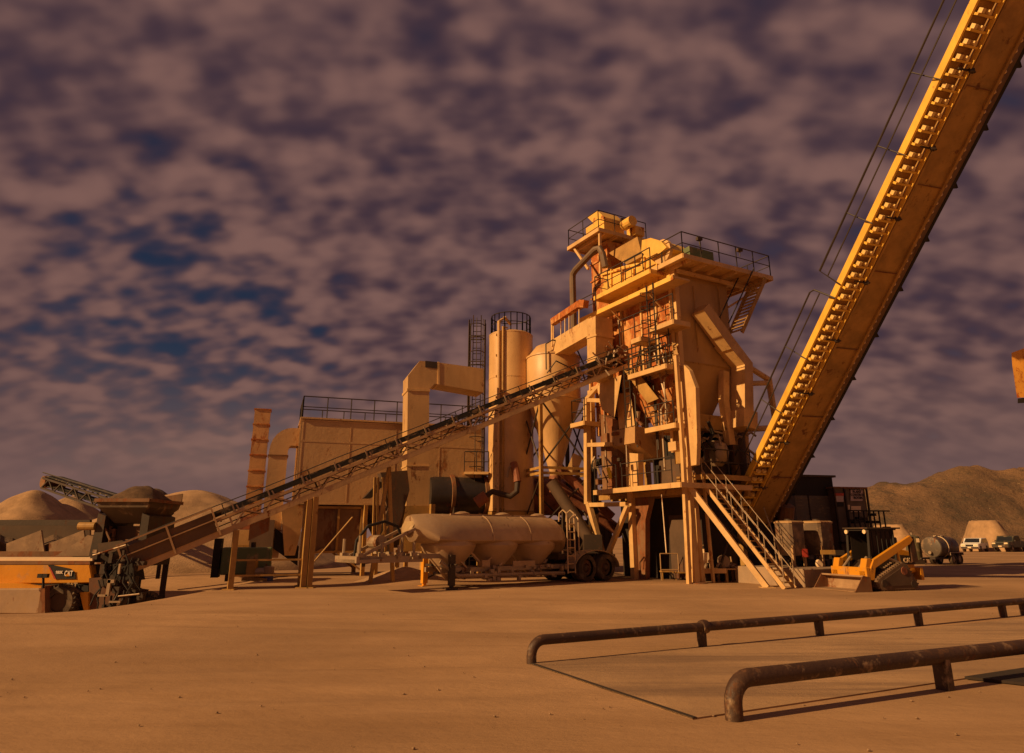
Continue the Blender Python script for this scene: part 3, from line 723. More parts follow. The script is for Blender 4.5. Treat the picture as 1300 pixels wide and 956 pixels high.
# ================================================================== tall silo
ts = at(648.5, 560, 35); ts.z = 0
S1 = thing('tall_silo', 'tall slim cylindrical cream storage silo with a vertical fill pipe', 'silo', tuple(ts))
P('shell', MB().lathe([(1.16, 2.93), (1.16, 12.0), (1.1, 12.06), (.25, 12.35), (.1, 12.36)], ts, 48), siloP, S1, smooth=True)
P('skirt', MB().lathe([(1.2, 0), (1.2, 2.9)], ts, 40), under, S1, smooth=True)
m = MB()
for z in (4.75, 7.2, 9.6, 11.98): m.lathe([(1.175, z - .02), (1.175, z + .02)], ts, 40)
P('weld_ring', m, siloP, S1)
fx = ts + V((-.62, -1.12, 0))
P('fill_pipe', MB().pipe([fx + Z * 1.9, fx + Z * 12.5, fx + V((.3, .6, 12.9)), ts + V((0, -.2, 12.6))], .075, 10), siloP, S1, smooth=True)
fx2 = fx + V((.22, -.05, 0)); P('fill_pipe', MB().pipe([fx2 + Z * 1.9, fx2 + Z * 12.2, ts + V((-.2, -.3, 12.4))], .05, 8), under, S1, smooth=True)
m = MB()
for i in range(9): z = 3 + i * 1.1; m.box(fx + V((.1, .1, z)), (.5, .2, .08))
P('pipe_clamp', m, under, S1)
m = MB(); N = 20
ring = [ts + V((math.cos(2*math.pi*i/N) * 1.05, math.sin(2*math.pi*i/N) * 1.05, 12.05)) for i in range(N)]
m = railing(ring + ring[:1], 1.0, 1.0, .028); P('railing', m, railm, S1)
m = MB().pipe([at(614, 632, 33.1), at(625, 624, 33.2), at(636, 627, 33.2), at(648, 630, 33.2), at(656, 624, 33.2), at(657, 612, 33.3)], .14, 10); P('hose', m, dsteel, S1, smooth=True)
m = MB().lathe([(.27, -.3), (.27, .3)], at(611, 634, 33.0), 14, at(625, 624, 33.0) - at(611, 634, 33.0)).pipe([at(657, 612, 33.3), at(655, 600, 33.4), at(652, 588, 33.6)], .19, 10); P('hose_end_cap', m, drumr, S1, smooth=True)
m = MB().pipe([at(644, 606, 33.5), at(646, 594, 33.5), at(654, 590, 33.5), at(657, 600, 33.5)], .06, 6); P('pipe_bracket', m, steel, S1)

# ================================================================== caged ladder tower
lt = at(604, 560, 35.2); lt.z = 0
LT = thing('ladder_tower', 'dark caged ladder tower standing left of the tall silo', 'ladder tower', tuple(lt))
m = MB()
for x, y in ((-.42, -.35), (.42, -.35), (.42, .35), (-.42, .35)): m.beam(lt + V((x, y, 0)), lt + V((x, y, 12.9)), .06, .06)
for i in range(9):
    z = 1.4 * i + .8
    m.beam(lt + V((-.42, -.35, z)), lt + V((.42, -.35, z)), .05, .05); m.beam(lt + V((-.42, .35, z)), lt + V((.42, .35, z)), .05, .05)
P('frame', m, dsteel, LT)
P('ladder', ladder(lt + V((0, -.2, 0)), lt + V((0, -.2, 13.2)), .42, V((1, 0, 0)), .3), dsteel, LT)
m = MB()
for i in range(13): 
    z = 3.6 + i * .75; m.pipe([lt + V((.3 * math.cos(t) * 1.3, -.2 - .5 * math.sin(t), z)) for t in [math.pi * k / 6 for k in range(7)]], .025, 4)
for t in (.6, 1.57, 2.5): m.tube(lt + V((.39 * math.cos(t), -.2 - .5 * math.sin(t), 3.6)), lt + V((.39 * math.cos(t), -.2 - .5 * math.sin(t), 12.9)), .02, 4)
P('cage', m, dsteel, LT)
P('landing', MB().box(lt + V((.1, -.55, 4.75)), (1.2, .9, .12)), cream, LT)
P('railing', railing([lt + V((-.5, -.95, 4.8)), lt + V((.7, -.95, 4.8))], 1.0, .6).add([], []), dsteel, LT)

# ================================================================== baghouse
BE = V((.945, .327, 0)); BG = V((-.327, .945, 0)); BC = V((-9.9, 32, 0))
bh = lambda e, g_, z: BC + BE * e + BG * g_ + Z * z
BM = Matrix((BE, BG, Z)).transposed()
def bbox(mb, e0, e1, g0, g1, z0, z1): mb.box(bh((e0+e1)/2, (g0+g1)/2, (z0+z1)/2), (e1-e0, g1-g0, z1-z0), BM); return mb
BH = thing('baghouse', 'broad box-shaped dust filter house with roof railing and rusty hopper', 'filter house', tuple(bh(4, 2, 0)))
P('housing', bbox(MB(), 0, 8.9, 0, 3.6, 3.15, 7.05), tan_bag, BH, bevel=.02)
m = MB()
for i in range(0, 13, 3): bbox(m, .07 + i * .73, .10 + i * .73, -.012, -.001, 3.2, 6.98)
for z in (3.15, 6.0, 6.98): bbox(m, -.04, 8.94, -.02 if z != 6.0 else -.012, -.003, z, z + .08)
for g_ in (.0, 1.2, 2.4, 3.5): bbox(m, -.06, -.003, g_, g_ + .1, 3.2, 7.0)
P('panel_seam', m, tan_bag, BH)
P('roof', bbox(MB(), -.08, 8.98, -.08, 3.7, 7.08, 7.16), tan_bag, BH)
P('railing', railing([bh(0, 3.6, 7.16), bh(0, 0, 7.16), bh(8.9, 0, 7.16), bh(8.9, 3.6, 7.16), bh(0, 3.6, 7.16)], 1.0, 1.15, .028), railm, BH)
m = MB(); rr = lambda e0, e1, g0, g1, z: [bh(e0, g0, z), bh(e1, g0, z), bh(e1, g1, z), bh(e0, g1, z)]
m.loft([rr(.9, 3.1, .2, 3.2, 3.12), rr(.95, 3.05, .2, 3.2, 1.05), rr(1.0, 3.0, .5, 3.0, 1.0)])
P('dust_hopper', m, mat('rusty_hopper_plate', (.21, .115, .06), rust=.4, rustcol=(.17, .07, .035), rough=.75, var=.3), BH)
m = MB().loft([rr(3.3, 8.7, .1, 3.5, 3.12), rr(4.2, 7.8, 1.3, 2.3, 1.2)]); P('dust_hopper', m, brownw, BH)
m = MB()
for e in (.95, 1.99, 3.05): bbox(m, e - .05, e + .05, .1, .18, 1.0, 3.1)
bbox(m, .9, 3.1, .1, .18, 1.0, 1.1); bbox(m, .9, 3.1, .1, .18, 2.98, 3.08); P('hopper_frame', m, under, BH)
m = MB().loft([rr(-.6, .55, .2, 1.6, 3.12), rr(-.25, .2, .5, 1.0, .9)]); P('side_hopper', m, cream, BH)
for e, g_ in ((.7, .0), (3.2, .0), (.7, 3.4), (3.2, 3.4), (6.0, .1), (8.8, .1), (8.8, 3.4)):
    mm = MB().beam(bh(e, g_, 0), bh(e, g_, 3.15), .17, .17); P('leg', mm, under, BH)
m = MB(); m.tube(bh(.75, -.05, .3), bh(2.6, -.05, 2.6), .035, 5); m.tube(bh(3.2, .1, .2), bh(1.9, .1, 1.1), .04, 5); m.tube(bh(.8, .1, .9), bh(1.4, .1, 1.2), .04, 5); m.tube(bh(3.2, 3.3, .2), bh(1.9, 3.3, 1.1), .05, 5)
P('cross_brace', m, under, BH)
# ---- curved duct rising beside it
CD = thing('curved_duct', 'curved cream duct arching down the left end of the filter house', 'duct', tuple(bh(-1.15, 1.2, 0)))
rings = []; cx_, cz = -.15, 5.7
def dr(e, z, ang): # ring across: local half width .52 in plane, depth 1.1
    n_ = BE * math.cos(ang) + Z * math.sin(ang)
    c_ = bh(e, 1.2, z); return [c_ - n_ * .42 - BG * .5, c_ + n_ * .42 - BG * .5, c_ + n_ * .42 + BG * .5, c_ - n_ * .42 + BG * .5]
for z in (.8, 2.5, 5.6): rings.append(dr(-.92, z, 0))
for k in range(1, 7):
    t = k / 6 * math.pi / 2; rings.append(dr(-.38 - .54 * math.cos(t), 5.6 + .7 * math.sin(t), -t))
rings.append(dr(-.05, 6.3, -math.pi / 2))
P('duct', MB().loft(rings), tan_bag, CD)
m = MB()
for z in (2.0, 3.7, 5.4): m.box(bh(-.92, 1.2, z), (.92, 1.08, .06), BM)
P('flange', m, rustd, CD)
P('fan_box', MB().box(bh(-1.3, .7, 1.6), (1.0, .9, 1.7), BM), mat('fan_box_grey', (.2, .125, .075), rust=.2), CD)
m = MB().prism([bh(-.75, .6, 2.1), bh(-.75, .6, 1.2), bh(.35, .6, .45), bh(.35, .6, 1.3)], BG * .9); P('inlet_scoop', m, blackm, CD)
# ---- vent stack
vs = at(330, 560, 34); vs.z = 0
VS = thing('vent_stack', 'tall square ribbed exhaust stack, cream with rust streaks, left of the curved duct', 'exhaust stack', tuple(vs))
BM2 = Matrix.Rotation(.32, 3, 'Z')
P('shaft', MB().box(vs + Z * 5.2, (.74, .74, 5.3), BM2), mat('stack_plate', (.54, .30, .13), rust=.38, rustcol=(.42, .14, .04), rough=.6, var=.25), VS)
m = MB()
for i in range(8): m.box(vs + Z * (2.55 + i * .755), (.82, .82, .05), BM2)
P('flange', m, rustp, VS)
P('rusted_base', MB().box(vs + Z * 2.35, (1.0, 1.0, .6), BM2), drumr, VS)
P('fan_housing', MB().box(vs + V((-.05, -.1, 1.1)), (1.25, 1.2, 1.85), BM2), cream, VS)
P('louvre', MB().box(vs + V((.13, -.73, .9)), (.8, .05, .9), BM2), under, VS)

# ---- green container, small gear
def simple_box_tank(loc, size, rz):
    G_ = thing('green_tank', 'faded green rectangular fuel tank under the inclined conveyor', 'fuel tank', loc, rz)
    x, y, z = size
    MB().box((0, 0, z/2 + .25), size).build('tank_body', green, G_, local=True, bevel=.04)
    m = MB()
    for i in (-1, 1): m.box((i * x * .35, 0, .14), (.15, y, .27))
    m.build('skid', dsteel, G_, local=True)
    MB().box((-x/2 - .2, 0, .9), (.28, y * .8, 1.5)).build('end_cabinet', blackm, G_, local=True)
    m = MB().tube((x*.1, 0, z + .2), (x*.1, 0, z + .45), .1, 10); m.build('filler_cap', dsteel, G_, local=True)
p_ = at(312, 728, 29.5); simple_box_tank((p_.x, 29.5, 0), (1.9, 1.1, 1.05), .3)
p_ = gr(340, 738); MT = thing('blue_drum', 'small blue-banded drum on the ground behind the conveyor post', 'drum', tuple(p_))
MB().lathe([(.2, 0), (.2, .28)], (0, 0, 0), 14).build('lower_band', mat('dull_blue', (.05, .07, .2), streak=False), MT, local=True, smooth=True)
MB().lathe([(.19, .28), (.21, .3), (.21, .55), (.05, .58)], (0, 0, 0), 14).build('drum_body', conc, MT, local=True, smooth=True)
p_ = gr(325, 738); PB = thing('pump_skid', 'small brown pump set on a skid beside the blue-banded drum', 'pump', tuple(p_))
m = MB().box((0, 0, .08), (1.0, .5, .1)).box((-.2, 0, .45), (.35, .35, .65)); m.build('skid', under, PB, local=True)
MB().lathe([(.17, -.3), (.17, .3)], (.2, 0, .35), 12, (1, 0, 0)).build('motor', steel, PB, local=True)

# ================================================================== overhead duct gantry
GQ = at(518, 500, 31); q = lambda x, y, o=0: pl(x, y, GQ + BG * o, BE)
GD = thing('duct_gantry', 'large cream elbow duct rising and turning right above the conveyor', 'duct', (q(530, 640).x, q(530, 640).y, 0))
P('duct', MB().prism([q(516, 642), q(518, 477), q(533, 458), q(556, 460), q(614, 468), q(614, 498), q(552, 487), q(545, 494), q(544, 642)], BG * 1.25), mat('gantry_duct_plate', (.56, .345, .15), rust=.2, rustcol=(.3, .12, .04), rough=.5, var=.14), GD)
m = MB(); m.prism([q(517, 493, -.04), q(546, 494, -.04), q(546, 497, -.04), q(517, 496, -.04)], BG * 1.34)
m.prism([q(556, 459, -.03), q(558, 459.5, -.03), q(558, 488, -.03), q(555.5, 488, -.03)], BG * 1.32)
m.prism([q(516, 590, -.04), q(545, 590, -.04), q(545, 592, -.04), q(516, 592, -.04)], BG * 1.34); P('flange', m, cream, GD)
P('patch_plate', MB().prism([q(540, 458, -.02), q(555, 459.5, -.02), q(555, 468, -.02), q(540, 466, -.02)], BG * 1.3), dsteel, GD)
P('boot', MB().loft([[q(515, 642, -.03), q(545, 642, -.03), q(545, 642, 1.3), q(515, 642, 1.3)], [q(505, 700, -.03), q(548, 700, -.03), q(548, 700, 1.3), q(505, 700, 1.3)]]), under, GD)
for x in (516, 545): 
    f_ = q(x, 690, .2); P('leg', MB().beam(f_, V((f_.x, f_.y, 0)), .16), under, GD)
m = MB().beam(q(549, 640, -.1), V((q(549, 640).x, q(549, 640).y - .1, 0)), .2, .2); P('leg', m, under, GD)

# ================================================================== rotary dryer drum
DA = at(548, 628, 34.5); DD = V((.945, .327, 0))
RD_ = thing('dryer_drum', 'long horizontal rotary dryer drum, darkened for shade at left and red-brown at right', 'dryer drum', (DA.x + 4, DA.y + 1.4, 0))
P('drum_shell', MB().lathe([(.9, -.2), (.95, 0), (.95, 3.2)], DA, 32, DD), mat('dark_shaded_shell', (.05, .04, .038), rust=.15, rough=.38, metal=.3, var=.3), RD_, smooth=True)  # blackish shell, its darkness also painting the shadow over this half
P('rusty_shell', MB().lathe([(.93, 3.25), (.93, 8.6), (.6, 8.9)], DA, 32, DD), drumr, RD_, smooth=True)
m = MB()
for h_ in (.9, 2.6, 5.5, 7.8): m.lathe([(1.06, h_ - .09), (1.06, h_ + .09)], DA, 32, DD)
P('riding_ring', m, rustd, RD_, smooth=True)
for h_ in (1, 4.3, 7.6):
    c_ = DA + DD * h_; m = MB()
    for s_ in (-1, 1): m.beam(c_ + V((-DD.y, DD.x, 0)) * .8 * s_ - Z * .6, V((c_.x, c_.y, 0)) + V((-DD.y, DD.x, 0)) * s_, .2)
    P('support', m, dsteel, RD_)

# dark bucket chute below the gantry (a surge bin on legs)
q = lambda x, y, o=0: pl(x, y, at(500, 640, 29.2) + BG * o, BE)
SB = thing('surge_chute', 'dark steel surge chute slanting down on thin posts behind the trailer nose', 'chute', (q(500, 640).x, q(500, 640).y, 0))
P('chute', MB().prism([q(483, 600), q(517, 597), q(520, 622), q(512, 650), q(496, 702), q(478, 706), q(484, 668), q(495, 640)], BG * .9), brownw, SB)
P('lip', MB().prism([q(462, 632), q(482, 611), q(489, 614), q(472, 632)], BG * .7), dsteel, SB)
m = MB()
for x0, x1 in ((476, 473), (486, 490), (480, 478)): a_ = q(x0, 606, -.2); b_ = q(x1, 712, -.2); m.beam(a_, b_, .09, .09)
m.beam(q(471, 700, -.2), q(492, 668, -.2), .08); P('post', m, under, SB)
for x in (478, 505):
    a_ = q(x, 698, .4); P('leg', MB().beam(a_, V((a_.x, a_.y, 0)), .14), under, SB)
# ================================================================== long inclined conveyor
lo = at(160, 731, 23.1); hi = at(797, 467, 30.0)
cd_ = (hi - lo).normalized(); ch = V((cd_.x, cd_.y, 0)).normalized(); cw = V((-ch.y, ch.x, 0)); cu_ = cw.cross(cd_) * -1
if cu_.z < 0: cu_ = -cu_
LEN = (hi - lo).length
K = lambda s, w_, u: lo + cd_ * s + cw * w_ + cu_ * u
IC = thing('inclined_conveyor', 'long inclined truss belt conveyor climbing from the lower left to the mixing tower', 'conveyor', (K(9, 0, 0).x, K(9, 0, 0).y, 0))
P = lambda n, mb, m, par=None, **k: mb.build(n, m, par or IC, **k)
truss = mat('truss_paint', (.50, .315, .155), rust=.2, rough=.55, var=.25, dust=.1)
for w_ in (0, .95):
    P('bottom_chord', MB().beam(K(-.1, w_, .1), K(LEN, w_, .1), .12, .2, up=cu_), truss)
    P('top_chord', MB().beam(K(-.1, w_, .56), K(LEN, w_, .56), .1, .1, up=cu_), truss)
    m = MB(); s = 3.4; f = 0
    while s < LEN - .5:
        a_, b_ = (K(s, w_, .17), K(s + .52, w_, .53)) if f % 2 == 0 else (K(s, w_, .53), K(s + .52, w_, .17))
        m.beam(a_, b_, .045, .045); 
        if f % 6 == 0: m.beam(K(s, w_, .15), K(s, w_, .55), .06, .06)
        s += .52; f += 1
    P('lacing', m, truss)
m = MB(); s = .5
while s < LEN: m.beam(K(s, 0, .1), K(s, .95, .1), .05, .05); m.beam(K(s, 0, .5), K(s, .95, .5), .05, .05); s += 1.3
P('cross_tie', m, truss)
m = MB().loft([[K(-.2, .08, .80), K(-.2, .30, .68), K(-.2, .66, .68), K(-.2, .88, .80), K(-.2, .88, .86), K(-.2, .66, .73), K(-.2, .30, .73), K(-.2, .08, .86)],
               [K(LEN + .3, .08, .80), K(LEN + .3, .30, .68), K(LEN + .3, .66, .68), K(LEN + .3, .88, .80), K(LEN + .3, .88, .86), K(LEN + .3, .66, .73), K(LEN + .3, .30, .73), K(LEN + .3, .08, .86)]])
P('belt', m, belt)
P('return_belt', MB().beam(K(-.1, .47, .34), K(LEN + .2, .47, .34), .8, .02, up=cu_), belt)
P('skirt_board', MB().beam(K(3.2, -.0, .735), K(LEN, -.0, .735), .03, .15, up=cu_), belt)
m = MB(); s = 3.6; i = 0; rnd = random.Random(5)
while s < LEN - .2:
    for w_ in (-.06, 1.0): m.beam(K(s, w_, .58), K(s, w_, .92), .06, .05); m.beam(K(s + .16, w_, .58), K(s + .12, w_, .80), .05, .05)
    m.tube(K(s, .0, .64), K(s, .95, .64), .05, 6)
    s += 1.22
P('idler', m, steel)
m = MB(); rp = [K(s, -.12, 1.02 + .02 * math.sin(s)) for s in [i * 1.5 for i in range(int(LEN / 1.5) + 1)]] + [K(LEN, -.12, 1.0)]
m.pipe(rp, .018, 5)
for i in range(0, int(LEN / 3.0)): m.tube(K(i * 3 + .3, -.1, .58), K(i * 3 + .3, -.12, 1.02), .018, 5)
P('pull_cord', m, railm)
mesh_g = mat('dusty_mesh_guard', (.13, .075, .042), rust=.3, rough=.8, var=.3)
for s0, s1 in ((.1, 1.5), (1.55, 2.9)):
    P('side_guard', MB().prism([K(s0, -.1, .20), K(s1, -.1, .20), K(s1, -.1, .86), K(s0, -.1, .86)], cw * .03), mesh_g)
m = MB()
for s in (.05, 1.52, 2.95): m.beam(K(s, -.14, .05), K(s, -.14, 1.02), .06, .06)
m.beam(K(0, -.14, 1.0), K(2.95, -.14, 1.0), .05, .05); m.beam(K(0, -.14, .6), K(2.95, -.14, .6), .04, .04); P('guard_frame', m, truss)
P('tail_plate', MB().prism([K(-.3, -.05, .15), K(.02, -.05, .05), K(.02, -.05, .9), K(-.2, -.05, .7)], cw * 1.05), voidm)
P('hanging_plate', MB().prism([K(3.9, 0, -.02), K(4.6, 0, -.02), K(4.6, 0, -.02) - Z * .48, K(3.9, 0, -.02) - Z * .52], cw * .04), rustd)
hd = P('head_pulley', MB().tube(K(LEN + .15, .05, .55), K(LEN + .15, .9, .55), .3, 16), rustd)
P('head_hood', MB().prism([K(LEN - .3, -.03, .9), K(LEN + .3, -.03, 1.05), K(LEN + .75, -.03, .6), K(LEN + .6, -.03, -.3), K(LEN + .2, -.03, -.2)], cw * 1.0), rustd)
m = MB(); rnd = random.Random(9)
for i in range(22):
    s = LEN - 1.6 + rnd.random() * 1.9; w_ = rnd.uniform(-.12, .2); u = rnd.uniform(.2, 1.25)
    m.beam(K(s, w_, u), K(s + rnd.uniform(-.3, .3), w_ + rnd.uniform(-.1, .1), u + rnd.uniform(-.35, .35)), .05, .06)
P('drive_linkage', m, steel)
def s_at(px):
    lo_, hi_ = 0, LEN
    for _ in range(40):
        md = (lo_ + hi_) / 2
        if proj(K(md, 0, 0))[0] < px: lo_ = md
        else: hi_ = md
    return md
for px, n in ((300, 1), (393, 1), (401, 0)):
    s = s_at(px)
    for w_ in (0, .95):
        t_ = K(s, w_, 0); P('support_post', MB().beam(t_, V((t_.x, t_.y, gz(t_.x, t_.y) - .05)), .18, .18).box((t_.x, t_.y, .02), (.4, .4, .04)), under)
s = s_at(301); t_ = K(s, 0, 0); s2 = s_at(395); u_ = K(s2, 0, 0)
m = MB().beam(V((t_.x, t_.y, .45)), V((u_.x, u_.y, .45)), .06).beam(V((t_.x, t_.y, .95)), V((u_.x, u_.y, .95)), .06)
P('tie_rail', m, under)
s = s_at(497); t_ = K(s, .45, 0); m = MB()
for dx in (-.5, .35): m.beam(t_, V((t_.x + dx, t_.y, 0)), .12)
P('support_trestle', m, under)

# ================================================================== giant elevating conveyor at the right
g0 = at(972, 571, 27.2); g1 = at(1205, 88, 17.3)
gd_ = (g1 - g0).normalized(); gu = V((-gd_.y, gd_.x, 0)).normalized()
if gu.x < 0: gu = -gu
gn = gu.cross(gd_); 
if gn.z > 0: gn = -gn                      # underside normal
GL0, GL1 = -5.9, 27.0
Q = lambda s, u, n: g0 + gd_ * s + gu * u + gn * n
GC = thing('elevating_conveyor', 'huge yellow inclined conveyor with stair walkway rising out of the top right corner', 'conveyor', (Q(GL0, 1, 0).x, Q(GL0, 1, 0).y, 0))
P = lambda n, mb, m, par=None, **k: mb.build(n, m, par or GC, **k)
def bar(name, u0, u1, n0, n1, mt, s0=GL0, s1=GL1, par=None, **k):
    m = MB().loft([[Q(s, u0, n0), Q(s, u1, n0), Q(s, u1, n1), Q(s, u0, n1)] for s in (s0, s1)]); return P(name, m, mt, par, **k)
bar('outer_stringer', 0, .07, -.44, -.17, convy)
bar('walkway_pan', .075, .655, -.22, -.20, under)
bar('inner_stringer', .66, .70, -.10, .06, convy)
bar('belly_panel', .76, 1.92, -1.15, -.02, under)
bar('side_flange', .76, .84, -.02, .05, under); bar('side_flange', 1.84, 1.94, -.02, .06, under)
P('return_casing', MB().loft([[Q(s, 1.94, -.05), Q(s, 2.62, -.40), Q(s, 2.62, -1.15), Q(s, 1.94, -1.15)] for s in (GL0, GL1)]), mat('shaded_casing_steel', (.17, .085, .03), rust=.4, rustcol=(.12, .05, .02), rough=.75, var=.3, grime=.3))  # darker rusty steel also paints in the shade on this sloping side
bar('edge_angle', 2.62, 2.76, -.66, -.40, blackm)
m = MB(); s = GL0 + .4
while s < 19.5:
    m.prism([Q(s, .08, -.17), Q(s, .08, -.01), Q(s + .07, .08, -.01), Q(s + .07, .08, -.17)], gu * .57); s += .42
P('tread', m, convy)
m = MB(); s = GL0 + .52
while s < 19.5:
    for u in (.14, .40):
        m.prism([Q(s - .04, u, -.14), Q(s - .04, u + .04, -.02), Q(s - .04, u + .15, -.02), Q(s - .04, u + .19, -.14)], gd_ * .13)
    s += .42
P('tread_sunspot', m, sunspot)  # small pale plates put in as sunlit spots on the treads
m = MB(); s = GL0 + .5
while s < 19.5: m.box(Q(s, 2.04, -.08), (.09, .09, .09)); s += .30
P('bolt_row', m, paper)
m = MB(); s = GL0 + 1.4
while s < 19.5:
    m.prism([Q(s, .84, -.0), Q(s + .03, .84, -.0), Q(s + .03, 1.84, -.0), Q(s, 1.84, -.0)], gn * .03); s += 3.1
P('panel_joint', m, rustd)
m = MB(); s = GL0 + 1.6
while s < 19.5:
    m.box(Q(s, .74, .03), (.16, .16, .12)); m.beam(Q(s, .3, .0), Q(s, .95, .0), .05, .04); s += 2.35
P('walkway_bracket', m, dsteel)
for k in range(11):
    s = GL0 + 3.2 + k * 1.95
    P('return_idler_bracket', MB().prism([Q(s, 2.7, -.5), Q(s + .06, 3.0, -.5), Q(s + .1, 3.0, -.46), Q(s + .35, 2.7, -.46)], gn * -.08), blackm)
rb = lambda s, u, h: Q(s, u, 0) - gn * h
for s0, s1 in ((GL0 + .3, 6.6), (7.2, 16.4), (17.1, 26.5)):
    m = MB().pipe([rb(s0, -.05, .2), rb(s0 + .1, -.38, 1.0), rb(s1 - .15, -.38, 1.0), rb(s1, -.34, .9), rb(s1 + .1, -.05, .1)], .03, 6).tube(rb(s0 + .1, -.30, .62), rb(s1, -.30, .62), .025, 6)
    n = int((s1 - s0) / 3.0)
    for i in range(1, n + 1): s = s0 + (s1 - s0) * i / (n + 1); m.tube(rb(s, -.0, .1), rb(s, -.38, 1.0), .022, 5)
    P('handrail', m, railm)
# boot end and its curved guard
P('boot_section', MB().loft([[Q(GL0, .78, 0), Q(GL0, 2.55, 0), Q(GL0, 2.55, -1.15), Q(GL0, .78, -1.15)], [Q(GL0 - 1.0, .9, -.2), Q(GL0 - 1.0, 2.3, -.2), Q(GL0 - 1.0, 2.3, -1.0), Q(GL0 - 1.0, .9, -1.0)]]), under)
P('guard_hood', MB().pipe([Q(-3.2, 2.7, -.3), Q(-4.0, 2.75, .0), Q(-5.0, 2.65, .0), Q(-5.7, 2.4, -.4)], .3, 10, .42), rustd, smooth=True)
P('inspection_flap', MB().prism([Q(-.6, 2.7, -.6), Q(.5, 2.7, -.6), Q(.4, 3.05, -.85), Q(-.3, 3.25, -.9)], gn * -.08), blackm)
b0 = Q(GL0 - .5, 1.4, -.6)
for u in (.9, 1.9):
    t_ = Q(GL0 - .2, u, -.9); P('leg', MB().beam(t_, V((t_.x, t_.y, 0)), .2), dsteel)
P('support_cable', MB().tube(Q(-3.0, 1.2, .05), V((Q(-3, 1.2, 0).x + .5, Q(-3, 1.2, 0).y - .1, .9)), .03, 5), steel)
for u in (.2, 2.1):          # tall trestle that carries the upper end, outside the picture
    t_ = Q(25, u, -1.1); m = MB().beam(t_, V((t_.x + 2.0, t_.y + (.5 if u > 1 else -1.0), 0)), .3); P('trestle_leg', m, convy)

# yellow bin corner entering at the right edge
hb = at(1284, 470, 24.0)
YB = thing('loading_bin', 'rust-spotted orange loading bin poking in at the right picture edge', 'bin', (hb.x + 2.2, 24.9, 0))
q = lambda x, y, Y=24.0: at(x, y, Y)
m = MB().loft([[q(1284, 448), q(1350, 424), q(1350, 424, 27), q(1284, 448, 27)], [q(1285, 463), q(1350, 446), q(1350, 446, 27), q(1285, 463, 27)], [q(1291, 505), q(1350, 502), q(1350, 502, 27), q(1291, 505, 27)]])
m.build('bin_shell', mat('hot_orange_bin', (.85, .40, .06), rust=.5, rustcol=(.5, .12, .02), rough=.5), YB)
MB().loft([[q(1292, 506), q(1350, 503), q(1350, 509), q(1292, 512)], [q(1300, 505, 27), q(1350, 503, 27), q(1350, 508, 27), q(1300, 510, 27)]]).build('base_frame', blackm, YB)
for x in (1330, 1420):
    for Y in (24.3, 26.8): t_ = q(x, 508, Y); MB().beam(t_, V((t_.x, Y, 0)), .25).build('leg', convy, YB)

# ================================================================== foreground pipe rails
def rail_thing(name, label, pts, r, posts, w_=.13):
    t = thing(name, label, 'pipe rail', (pts[0].x, pts[0].y, 0), group='low pipe barriers beside the weighbridge')
    MB().pipe(pts, r, 20).build('pipe', pipebr, t, smooth=True)
    for p_ in posts:
        MB().beam(p_, V((p_.x, p_.y, -.1)), w_, w_ * .7, up=RD).build('post', pipebr, t)
        
    return t
def onrail(px, base, d, z):
    # point of the rail axis seen at column px
    best = min((abs(proj(base + d * (k * .02))[0] - px), k) for k in range(0, 1400))
    return base + d * (best[1] * .02)
b1 = gr(690, 812, .30); e1 = gr(1300, 763, .30); d1 = (e1 - b1).normalized()
def bend(base, d, z, r=.25):
    pts = [V((base.x, base.y, -.1)) - d * r, V((base.x, base.y, z - r)) - d * r]
    for k in range(1, 6):
        a_ = k / 6 * math.pi / 2; pts.append(base - d * r + d * (r * (1 - math.cos(a_))) + Z * (r * math.sin(a_) - r))
    return pts + [base]
pts = bend(b1, d1, .30, .2) + [b1 + d1 * (i * 1.0 + .6) for i in range(26)]
rail_thing('pipe_rail', 'rusty low pipe barrier with bent end, farther of the two from the camera', pts, .070, [onrail(px, b1, d1, .3) for px in (890, 1038, 1164, 1271, 1297, 1390)])
b2 = gr(950, 860, .36); e2 = gr(1300, 821, .36); d2 = (e2 - b2).normalized()
pts = bend(b2, d2, .36, .22) + [b2 + d2 * (i * 1.0 + .6) for i in range(22)]
rail_thing('pipe_rail', 'thick rusty pipe barrier nearest the camera at the bottom right corner', pts, .086, [onrail(px, b2, d2, .36) for px in (1193, 1420, 1600)], .16)
m = MB().lathe([(.10, -.06), (.11, 0), (.10, .06)], onrail(893, b1, d1, .3), 16, d1)
ob = [o for o in bpy.data.objects if o.name.startswith('pipe_rail')][0]
m.build('pipe_joint', pipebr, ob, smooth=True)
# a thin dark sheet painted in for the shadow at the lower right corner
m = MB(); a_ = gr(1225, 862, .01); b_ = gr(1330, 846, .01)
m.prism([a_, b_, b_ + V((.3, -1.2, 0)), a_ + V((.6, -.5, 0))], Z * .03); o = m.build('painted_shadow', voidm); tag(o, 'thin dark sheet standing in for shadow on the ground at the bottom right corner', 'painted shadow')

# ================================================================== bulk tanker trailer
ta = math.atan2(.64, .77)
TR = thing('tanker_trailer', 'dusty bulk tanker semi-trailer with cone hoppers, parked in front of the tall silo', 'tanker trailer', (-2.6, 25.2, 0), ta)
def LP(n, mb, m, par=None, **k): return mb.build(n, m, par or TRX, local=True, **k)
TRX = TR
